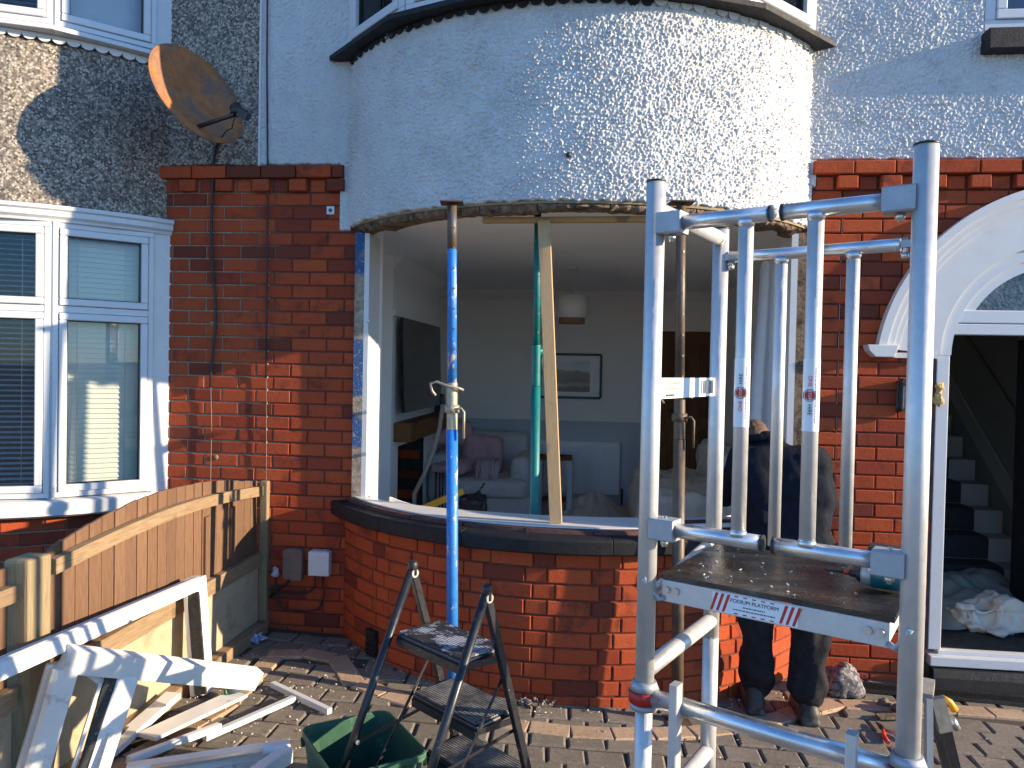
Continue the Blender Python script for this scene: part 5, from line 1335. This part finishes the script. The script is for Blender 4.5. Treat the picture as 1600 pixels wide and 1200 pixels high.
MB().box((FXX + .028, (ylo + yhi) / 2, .475), (.034, yhi - ylo, .085)).build('bottom_rail', M['rail_wood'], fn)
MB().box((FXX + .012, -.70, .665), (.02, .05, .40)).build('upright_batten', M['fence_wood'], fn)
MB().box((FXX + .010, -.40, .665), (.02, .05, .40)).build('upright_batten', M['fence_wood'], fn)
tag(MB().box((FXX + .01, -1.0, .235), (.035, 1.86, .39)).build('gravel_board', M['ply'], bevel=.004), 'buff gravel board along the foot of the arched fence panel', 'board')
tag(MB().box((FXX + .06, -.98, .045), (.07, 1.84, .09)).build('timber_edging', M['rail_wood'], bevel=.006), 'low timber edging on the paving at the foot of the fence', 'edging')
tag(MB().box((FXX + .01, -2.03, .48), (.10, .13, .98)).build('fence_post', M['post_wood'], bevel=.012), 'thick pale fence post at the near end of the arched panel', 'post')
tag(MB().box((FXX + .045, -.03, .48), (.05, .045, .97)).build('fence_post', M['post_wood'], bevel=.006), 'slim pale fence post standing against the brick wall', 'post')
f2 = thing('fence', (-2.1, -2.9, gz(-2.1)), 'brown timber fence panel nearest the camera, cut off by the left edge', 'fence')
for k in range(20):
    y0 = -2.12 - .085 * (k + 1)
    MB().box((FXX - .004, y0 + .042, .70), (.014 + .004 * (k % 2), .083, .50)).build('board', M['fence_wood'], f2)
MB().box((FXX + .03, -2.97, .86), (.036, 1.7, .06)).build('top_rail', M['rail_wood'], f2)
MB().box((FXX + .028, -2.97, .475), (.034, 1.7, .085)).build('bottom_rail', M['rail_wood'], f2)
MB().box((FXX + .005, -2.97, .235), (.03, 1.7, .38)).build('gravel_board', M['ply'], f2)

# ================================================================== STRIPPED-OUT WINDOW FRAMES
def upvc_bar(p0, p1, w, t, up, parent, name='frame_bar', mat='upvc_dirty', lip=True):
    """window-frame section: body with a stepped rebate on its inner side"""
    p0, p1 = Vector(p0), Vector(p1)
    d = (p1 - p0).normalized(); u = Vector(up).normalized(); a = d.cross(u).normalized(); u = a.cross(d).normalized()
    pr = [(-w/2, -t/2), (w/2, -t/2), (w/2, -t/6), (w*.30, -t/6), (w*.30, t*.12), (w*.40, t*.12), (w*.40, t*.30), (w*.22, t/2), (-w/2, t/2)] if lip else [(-w/2, -t/2), (w/2, -t/2), (w/2, t/2), (-w/2, t/2)]
    k = len(pr); vs = [p + a * x + u * y for p in (p0, p1) for x, y in pr]
    return MB().add(vs, [tuple(range(k))[::-1], tuple(range(k, 2*k))] + [(i, (i+1) % k, k + (i+1) % k, k + i) for i in range(k)]).build(name, M[mat], parent, bevel=.003)
fa = thing('window_frame', (-1.97, -1.7, gz(-2)), 'long dirty white window frame leaning along the fence on its side', 'window frame')
upvc_bar((-1.985, -1.00, .585), (-1.915, -2.55, .700), .075, .095, (1, .1, .45), fa)
upvc_bar((-1.985, -1.015, .62), (-1.925, -1.035, .045), .10, .075, (1, 0, .1), fa)
MB().beam((-1.965, -1.06, .56), (-1.905, -1.085, .06), .012, .06, (1, 0, 0)).build('glazing_bead', M['gasket'], fa)
fb = thing('window_frame', (-1.8, -1.9, gz(-1.8)), 'broken T-shaped white window frame propped up in front of the fence', 'window frame')
upvc_bar((-1.870, -2.12, .632), (-1.505, -1.345, .268), .060, .088, (.2, -.2, 1), fb, lip=False)
upvc_bar((-1.775, -1.905, .49), (-1.868, -2.02, .02), .080, .06, (.75, -.66, .2), fb, lip=False)
upvc_bar((-1.885, -2.115, .60), (-2.035, -2.15, .015), .095, .07, (.8, -.6, .2), fb)
# sash still hanging in it
s0, s1, s2, s3 = Vector((-1.855, -2.045, .575)), Vector((-1.800, -1.945, .515)), Vector((-1.895, -2.05, .02)), Vector((-1.985, -2.10, .02))
sa = MB().beam(s0, s1, .03, .035).build('sash_bar', M['gasket'], fb)
MB().beam(s1 + Vector((-.004, -.004, 0)), s2, .04, .035, (.6, -.8, 0)).build('sash_bar', M['gasket'], fb)
MB().beam(s1 + Vector((-.03, -.035, -.02)), s2 + Vector((-.03, -.035, 0)), .012, .03, (.6, -.8, 0)).build('glazing_bead', M['upvc'], fb)
MB().beam(s0 + Vector((.0, .02, -.03)), s1 + Vector((-.03, -.03, -.03)), .012, .02).build('glazing_bead', M['upvc'], fb)
MB().beam((-1.79, -1.98, .30), (-1.83, -2.07, .02), .012, .03, (1, -1, 0)).build('glazing_bead', M['upvc'], fb)
fc = thing('window_frame', (-1.45, -1.75, gz(-1.45)), 'white window frame corner lying flat on the paving near the green box', 'window frame')
upvc_bar((-1.80, -1.86, .075), (-1.235, -1.600, .085), .07, .07, (0, 0, 1), fc)
upvc_bar((-1.245, -1.615, .08), (-1.36, -1.98, .075), .07, .065, (0, 0, 1), fc)
upvc_bar((-1.775, -1.80, .07), (-1.62, -2.2, .07), .07, .065, (0, 0, 1), fc)
MB().beam((-1.70, -1.86, .108), (-1.32, -1.685, .118), .03, .012).build('spacer_strip', M['tool_grey'], fc)
plank((-1.90, -1.56, .075), (-1.74, -1.02, .045), .11, .016, 'flat white plastic board lying beside the fence, a glass jar at its tip')
plank((-2.00, -1.82, .05), (-1.985, -1.20, .10), .075, .03, 'narrow grey-white frame offcut lying against the fence foot')
plank((-1.83, -1.80, .10), (-1.66, -1.38, .055), .03, .03, 'dirty white trim bar between the flat board and the T-shaped frame', name='trim_bar')
plank((-1.63, -.865, gz(-1.6) + .02), (-1.24, -1.10, gz(-1.24) + .02), .030, .028, 'white trim bar on the paving pointing at the green box', 'upvc', name='trim_bar')
plank((-1.685, -1.465, gz(-1.68) + .02), (-1.46, -1.005, gz(-1.46) + .02), .032, .026, 'white trim bar on the paving pointing up at the wall corner', 'upvc', name='trim_bar')
jr = thing('glass_jar', (-1.76, -1.03, gz(-1.76)), 'small glass jar lying on the end of the white board', 'jar')
MB().tube((-1.79, -1.04, .065), (-1.735, -1.01, .085), .028, n=14).build('jar_body', M['glass_dark'], jr)
MB().tube((-1.80, -1.045, .062), (-1.788, -1.04, .066), .03, n=14).build('jar_lid', M['green'], jr)
m = MB(); random.seed(12)
for k in range(6): m.box((-2.0 + random.random() * .1, -.36 + random.random() * .14, gz(-2) + .015 + random.random() * .01), (.05, .03, .006), (random.random(), random.random(), random.random() * 3))
tag(m.build('litter', M['litter'], None), 'scraps of blue and white litter in the corner by the fence', 'litter')
m = MB(); random.seed(44)
for k in range(420):
    q = random.random()
    if q < .45: x, y = random.uniform(-2.0, -1.2), random.uniform(-1.9, -.4)
    elif q < .7: a = R(random.uniform(-50, 45)); x, y = arc(BX, BR + random.uniform(.02, .16), a)
    else: x, y = random.uniform(-1.2, 2.0), random.uniform(-1.6, -.4)
    if in_bay(x, y, .01): continue
    s_ = random.uniform(.002, .006); m.box((x, y, gz(x) + .004 + s_ / 3), (s_ * 1.6, s_, s_ * .7), (random.random(), random.random(), random.random() * 6))
tag(m.build('rubble_crumbs', M['dust_sheet']), 'crumbs of plaster and splinters scattered over the paving', 'debris', kind='stuff')
m = MB()
for k in range(34):
    a = R(random.uniform(-7, 0)); x, y = arc(BX, BR + random.uniform(.03, .09), a); s_ = random.uniform(.005, .014)
    m.box((x, y, gz(x) + .012 + random.random() * .02), (s_ * 1.5, s_, s_ * .7), (random.random(), random.random(), random.random() * 6))
tag(m.build('rubble_heap', M['rock']), 'small heap of mortar rubble against the foot of the bay', 'debris', kind='stuff')

# ================================================================== THINGS ON THE FRONT WALL
ds = thing('satellite_dish', (-2.3, -.25, 3.3), 'rusty brown satellite dish on the neighbour wall', 'satellite dish')
# shallow offset dish, facing left and out
dc_ = Vector((-2.352, -.36, 3.281)); axis = Vector((.52, -.80, .02)).normalized(); axis = Vector((.85, -.39, .36)).normalized()
up_ = Vector((.52, .52, -.66)); up_ = (up_ - axis * up_.dot(axis)).normalized(); sd_ = axis.cross(up_).normalized()
m = MB(); nr, na = 8, 40; vs = [dc_ - axis * .075]
for i in range(1, nr + 1):
    r_ = i / nr
    for j in range(na):
        t = 2 * math.pi * j / na
        vs.append(dc_ + up_ * (.31 * r_ * math.cos(t)) + sd_ * (.29 * r_ * math.sin(t)) + axis * (-.075 * (1 - r_ * r_)))
fs = [(0, 1 + j, 1 + (j+1) % na) for j in range(na)] + [(1 + i*na + j, 1 + (i+1)*na + j, 1 + (i+1)*na + (j+1) % na, 1 + i*na + (j+1) % na) for i in range(nr - 1) for j in range(na)]
m.add(vs, fs, True); dobj = m.build('dish', M['rust_dish'], ds)
sm_ = dobj.modifiers.new('solid', 'SOLIDIFY'); sm_.thickness = .008
rim = [dc_ + up_ * (.312 * math.cos(2*math.pi*j/40)) + sd_ * (.292 * math.sin(2*math.pi*j/40)) for j in range(41)]
MB().path(rim, .006, 6, False).build('rim', M['rust_dish'], ds)
ab = dc_ + up_ * .19 + axis * -.03; lnb = Vector((-2.06, -.49, 3.115))
MB().beam(Vector((-2.335, -.40, 3.075)), lnb, .022, .016).build('arm', M['black_metal'], ds)
MB().tube(lnb, lnb + Vector((.005, .02, .06)), .026, n=14).tube(lnb + Vector((-.02, .01, .045)), lnb + Vector((.075, -.015, .0)), .020, n=12).box(lnb + Vector((.06, -.012, -.006)), (.06, .04, .045), (.2, .5, 0)).build('receiver', M['black_metal'], ds)
MB().path([dc_ - axis * .08, dc_ - axis * .16, (-2.50, -.16, 3.27), (-2.50, -.01, 3.27)], .018, 10).box((-2.50, -.012, 3.27), (.09, .02, .16)).build('wall_mount', M['black_metal'], ds)
MB().path([lnb + Vector((0, 0, -.01)), lnb + Vector((-.03, .03, -.07)), lnb + Vector((-.10, .10, -.06)), Vector((-2.30, -.20, 3.05)), Vector((-2.40, -.03, 3.08))], .004, 6).build('lead', M['cable'], ds)
def wall_cable(pts, r, lab, mat, name='cable'):
    return tag(MB().path([(x, -.012 - r, z) for x, z in pts], r, 8).build(name, M[mat]), lab, 'cable')
wall_cable([(-2.40, 3.10), (-2.425, 3.0), (-2.435, 2.6), (-2.43, 2.35), (-2.405, 2.12), (-2.40, 1.95), (-2.425, 1.66), (-2.43, 1.55)], .009, 'thick black cable dropping from the satellite dish down the brick', 'cable')
wall_cable([(-2.43, 1.55), (-2.422, 1.3), (-2.425, .9), (-2.425, .10)], .003, 'thin pale cable continuing down the brick to the fence', 'grey_cable')
wall_cable([(-2.09, 4.6), (-2.085, 3.6), (-2.07, 2.9), (-2.065, 2.0), (-2.063, 1.62)], .0055, 'thin black cable running straight down along the party line', 'cable')
wall_cable([(-2.063, 1.62), (-2.055, 1.1), (-2.05, .55), (-2.04, .30)], .0022, 'thin grey wire down the brick above the meter boxes', 'grey_cable')
wb = thing('junction_box', (-1.69, -.03, .38), 'white plastic cable box low on the brick wall', 'box')
MB().box((-1.688, -.03, .459), (.135, .06, .152)).build('lid', M['grey_plastic'], wb, bevel=.006)
for k in range(7): MB().box((-1.735 + k * .0155, -.03, .538), (.009, .05, .008)).build('ridge', M['grey_plastic'], wb)
bb = thing('junction_box', (-1.86, -.03, .34), 'broken faded brown cable box left of the white one', 'box')
MB().prism([(-1.925, .36), (-1.90, .345), (-1.885, .352), (-1.865, .34), (-1.80, .345), (-1.797, .53), (-1.812, .545), (-1.91, .543), (-1.925, .53)], 'y', -.055, .0).build('cover', M['brown_box'], bb, bevel=.006)
m = MB(); random.seed(9)
for k in range(9): m.sphere((-1.985 + random.random() * .03, -.03 - random.random() * .02, .37 + random.random() * .05), .014 + random.random() * .01, 8, 6)
tag(blob('rag', m, M['rag'], None, .006, 2, .012, 40), 'lilac wad of rag stuffed beside the broken brown box', 'rag')
def loop(pts, lab): tag(MB().path(pts, .006, 8).build('cable', M['cable']), lab, 'cable')
loop([(-1.715, -.03, .385), (-1.72, -.03, .31), (-1.76, -.03, .27), (-1.83, -.025, .255), (-2.0, -.02, .26), (-2.04, -.02, .285), (-2.05, -.02, .42)], 'upper black cable curving out of the white cable box')
loop([(-1.665, -.03, .385), (-1.66, -.03, .25), (-1.69, -.03, .165), (-1.78, -.025, .145), (-1.93, -.02, .155), (-1.975, -.02, .22), (-1.98, -.02, .36)], 'lower black cable hanging in a loop under the two cable boxes')
loop([(-2.02, -.02, .22), (-1.93, -.02, .30), (-1.87, -.03, .345)], 'short black cable rising into the broken brown box')
hp = thing('house_tag', (-1.667, -.01, 2.65), 'tiny square metal plate screwed to the brick near the bay', 'plate')
MB().box((-1.662, -.007, 2.672), (.048, .006, .05)).build('plate', M['grey_plastic'], hp)
MB().tube((-1.662, -.010, 2.672), (-1.662, -.012, 2.672), .012, n=12).build('emblem', M['sticker_ink'], hp)
for (x, z, nm) in ((-2.42, 1.955, 'upper'), (-2.385, 1.10, 'lower')):
    tag(MB().sphere((x - .01, -.004, z), .016, 8, 6, (1, .3, 1)).build('mortar_dab', M['post_wood']), ('pale dab of filler on the brick beside the thick black cable' if nm == 'upper' else 'white filler dab low on the brick above the fence'), 'filler')

# ================================================================== TOOLS, RUBBLE, TRESTLE
dl = thing('impact_driver', (.75, -2.55, 1.168), 'teal cordless driver lying on the platform with its bit pointing left', 'drill')
T = Vector((.612, -2.605, 1.20)); E_ = Vector((.775, -2.690, 1.205)); dd = (E_ - T).normalized()
MB().tube(T, T + dd * .05, .004, n=8).build('bit', M['black_metal'], dl)
MB().tube(T + dd * .045, T + dd * .062, .007, n=10).build('bit_collar', M['red_handle'], dl)
MB().path([T + dd * .06, T + dd * .075, T + dd * .078, T + dd * .09], [.010, .012, .018, .024], 16).build('chuck', M['black_metal'], dl)
MB().path([T + dd * .088, T + dd * .115], [.026, .030], 16).build('gear_case', M['tool_grey'], dl)
MB().path([T + dd * .113, T + dd * .17, T + dd * .180], [.031, .031, .027], 16).build('motor_housing', M['teal_tool'], dl)
MB().tube(T + dd * .178, T + dd * .20, .027, n=16).build('rear_cap', M['black_metal'], dl)
hd = Vector((.42, .90, .0)).normalized()
MB().path([T + dd * .14, T + dd * .145 + hd * .06, T + dd * .145 + hd * .14], [.022, .018, .02], 12).build('grip', M['black_metal'], dl)
MB().box(T + dd * .145 + hd * .175, (.115, .06, .05), (0, 0, R(-25))).build('battery', M['teal_tool'], dl, bevel=.006)
MB().box(T + dd * .145 + hd * .175 + Vector((0, 0, .034)), (.12, .065, .018), (0, 0, R(-25))).build('battery_shoe', M['black_metal'], dl, bevel=.006)
m = MB(); random.seed(21)
for k in range(60):
    p = uv(random.uniform(.08, .9), random.uniform(.05, .85), 1.170); s_ = random.uniform(.001, .0045)
    m.box(p, (s_ * 1.8, s_, s_ * .6), (random.random() * .5, random.random() * .5, random.random() * 6))
tag(m.build('platform_crumbs', M['dust_sheet']), 'crumbs of dust and mortar scattered on the platform', 'debris', kind='stuff')
def rock(name, c, s, lab, seed, mat='rock'):
    bm = bmesh.new(); bmesh.ops.create_icosphere(bm, subdivisions=4, radius=1)
    for v_ in bm.verts:
        p = v_.co.copy(); k = 1 + .34 * mnoise.noise(p * 1.3 + Vector((seed, 0, 0))) + .12 * mnoise.noise(p * 3.5 + Vector((seed, 3, 0))) + .05 * mnoise.noise(p * 11)
        v_.co = Vector((p.x * s[0] * k, p.y * s[1] * k, max(-.55, p.z * k) * s[2]))
    me = bpy.data.meshes.new(name); bm.to_mesh(me); bm.free(); me.materials.append(M[mat]); me.polygons.foreach_set('use_smooth', [True] * len(me.polygons))
    o = bpy.data.objects.new(name, me); register(o, None, (c[0], c[1], gz(c[0]) + .55 * s[2])); return tag(o, lab, 'rubble')
rock('rubble_lump', (1.42, -.24), (.105, .085, .105), 'grey pebbly lump of rubble on the ground right of the man', 3)
rock('rubble_lump', (1.70, -.44), (.075, .06, .05), 'dark flat lump of rubble near the drain', 8, 'paver')
rock('rubble_lump', (1.60, -.36), (.03, .025, .025), 'tiny stone on the paving beside the flat rubble', 15, 'paver')
pz = thing('pliers', (1.47, -.74, gz(1.47)), 'pair of pliers with red handles lying on the paving', 'pliers')
zz = gz(1.47) + .014
MB().path([(1.475, -.70, zz), (1.452, -.77, zz), (1.448, -.835, zz)], [.008, .012, .010], 10).build('handle', M['red_handle'], pz)
MB().path([(1.485, -.70, zz), (1.535, -.74, zz), (1.575, -.79, zz)], [.007, .011, .009], 10).build('handle', M['tool_grey'], pz)
MB().path([(1.478, -.705, zz), (1.475, -.66, zz), (1.47, -.62, zz)], [.012, .012, .005], 8).build('jaw', M['black_metal'], pz)
plank((1.50, -.55, gz(1.5) + .015), (1.74, -.50, gz(1.7) + .02), .05, .014, 'short strip of brown wood on the paving by the pliers', 'rot_timber', name='wood_offcut')
tr_ = thing('work_trestle', (1.14, -2.0, gz(1.14)), 'dusty folding work trestle with a yellow clamp, behind the right tower post', 'trestle')
MB().box((1.118, -2.00, .665), (.060, .15, .026), (0, 0, R(-25))).build('top_beam', M['trestle_wood'], tr_)
MB().beam((1.128, -2.075, .668), (1.158, -2.072, .560), .042, .022, (0, 1, 0)).build('end_bracket', M['trestle_wood'], tr_)
MB().beam((1.158, -2.066, .585), (1.33, -2.05, gz(1.3)), .028, .022, (0, 1, 0)).build('leg', M['black_metal'], tr_)
MB().beam((1.102, -2.075, .665), (1.125, -2.08, gz(1.09)), .020, .024, (0, 1, 0)).build('leg', M['alu_block'], tr_)
MB().beam((1.158, -1.93, .64), (1.36, -1.90, gz(1.3)), .028, .022, (0, 1, 0)).build('leg', M['black_metal'], tr_)
MB().path([(1.150, -2.06, .665), (1.175, -2.06, .650), (1.192, -2.06, .625)], [.009, .011, .012], 8).build('clamp_handle', M['yellow'], tr_)
MB().tube((1.185, -2.055, .595), (1.205, -2.05, .56), .011, n=10).build('clamp_screw', M['zinc'], tr_)

# ================================================================== THE WORKMAN
pn = thing('person', (1.0, -.6, gz(1.0)), 'man in dark jacket and trousers, back turned, bending at the bay behind the tower', 'person')
g1 = gz(1.0)
hipL, hipR = Vector((.90, -.60, .86)), Vector((1.10, -.64, .86))
kneL, kneR = Vector((.862, -.60, .44)), Vector((1.115, -.67, .44))
ankL, ankR = Vector((.872, -.56, .045)), Vector((1.125, -.63, .045))
chest = Vector((.985, -.50, 1.19)); neck = Vector((.925, -.40, 1.335)); head = Vector((.885, -.33, 1.345))
shL, shR = Vector((.80, -.46, 1.25)), Vector((1.16, -.50, 1.25))
elL, elR = Vector((.755, -.26, 1.02)), Vector((1.275, -.37, 1.02))
wrL, wrR = Vector((.78, -.08, .98)), Vector((1.12, -.16, .95))
m = MB()                                   # one continuous body
m.capsule(hipL, kneL, .075, .055).capsule(kneL, ankL, .055, .04).capsule(hipR, kneR, .075, .055).capsule(kneR, ankR, .055, .04)
m.capsule(hipL, hipR, .08, .08).capsule((hipL + hipR) / 2, chest, .09, .10).capsule(shL, shR, .045, .045).capsule(chest, neck, .07, .05).capsule(neck, head, .052, .055)
m.sphere(head + Vector((-.005, .0, .0)), .1, 16, 12, (.80, .98, .98), (R(-50), 0, 0)).sphere(head + Vector((-.01, .075, -.055)), .055, 12, 8, (.9, .9, 1.1))
m.capsule(shL, elL, .05, .042).capsule(elL, wrL, .04, .028).capsule(shR, elR, .05, .042).capsule(elR, wrR, .04, .028)
for w_, dr_ in ((wrL, Vector((-.02, 1, -.35)).normalized()), (wrR, Vector((-.3, 1, -.35)).normalized())):     # hands: palm, four curled fingers, thumb
    sidev = dr_.cross(Vector((0, 0, 1))).normalized(); dn_ = sidev.cross(dr_).normalized()
    pal = w_ + dr_ * .055
    m.capsule(w_, pal, .026, .030).capsule(pal - sidev * .022, pal + sidev * .022, .017, .017)
    for f_i, L_ in enumerate((.034, .04, .038, .03)):
        b0 = pal + dr_ * .02 + sidev * (-.03 + f_i * .02); b1 = b0 + dr_ * L_ - dn_ * .008; b2 = b1 + dr_ * .012 - dn_ * .028
        m.capsule(b0, b1, .0095, .009).capsule(b1, b2, .009, .008)
    m.capsule(w_ + dr_ * .02 + sidev * .03, w_ + dr_ * .055 + sidev * .055 - dn_ * .012, .012, .009)
for sx in (-1, 1): m.sphere(head + Vector((sx * .082, .01, -.012)), .026, 10, 8, (.35, .8, 1.1))
m.capsule(head + Vector((-.01, .105, -.03)), head + Vector((-.012, .125, -.055)), .012, .013)
blob('body', m, M['skin'], pn, .009, 3)
m = MB().sphere(head + Vector((-.004, -.012, .012)), .105, 18, 14, (.82, .95, .97), (R(-50), 0, 0))
hair = blob('hair', m, M['hair'], pn, .009, 2, .006, 60)
m = MB()                                   # jacket
m.capsule(Vector((.90, -.62, .83)), Vector((1.10, -.65, .83)), .145, .145).capsule(Vector((.91, -.60, .95)), Vector((1.09, -.63, .95)), .145, .145)
m.capsule(Vector((.88, -.56, 1.08)), Vector((1.11, -.59, 1.08)), .16, .16).capsule(Vector((.85, -.50, 1.20)), Vector((1.13, -.53, 1.20)), .145, .145)
m.capsule(shL + Vector((.03, .0, .0)), shR, .095, .095).capsule(chest + Vector((-.02, .03, .08)), neck, .11, .078)
m.capsule(shL, elL, .085, .068).capsule(elL, wrL - Vector((0, .03, 0)), .066, .046).capsule(shR, elR, .088, .070).capsule(elR, wrR - Vector((-.02, .03, 0)), .068, .046)
jk = blob('jacket', m, M['jacket'], pn, .014, 6, .022, 5)
m = MB()
for k in range(26):
    t = 2 * math.pi * k / 26; m.sphere(neck + Vector((.085 * math.cos(t), -.01 + .075 * math.sin(t), .012 - .02 * math.sin(t))), .026, 10, 8)
blob('collar', m, M['jacket'], pn, .009, 3, .008, 20)
m = MB()                                   # trousers
m.capsule(hipL + Vector((.02, 0, .02)), hipR + Vector((-.02, 0, .02)), .125, .125)
m.capsule(hipL, kneL, .122, .112).capsule(kneL, ankL + Vector((0, -.02, .09)), .110, .104).capsule(ankL + Vector((0, -.02, .10)), ankL + Vector((0, -.01, .030)), .104, .085)
m.capsule(hipR, kneR, .124, .116).capsule(kneR, ankR + Vector((0, -.02, .09)), .114, .108).capsule(ankR + Vector((0, -.02, .10)), ankR + Vector((0, -.01, .030)), .108, .088)
blob('trousers', m, M['trousers'], pn, .013, 4, .034, 6)
for a_ in (ankL, ankR):
    gg = gz(a_.x)
    m = MB().capsule((a_.x, a_.y - .05, gg + .05), (a_.x - .01, a_.y + .15, gg + .042), .052, .045).capsule((a_.x, a_.y - .03, gg + .10), (a_.x, a_.y, gg + .05), .05, .05)
    m.box((a_.x - .004, a_.y + .05, gg + .014), (.095, .29, .026))
    blob('boot', m, M['boot'], pn, .010, 3)
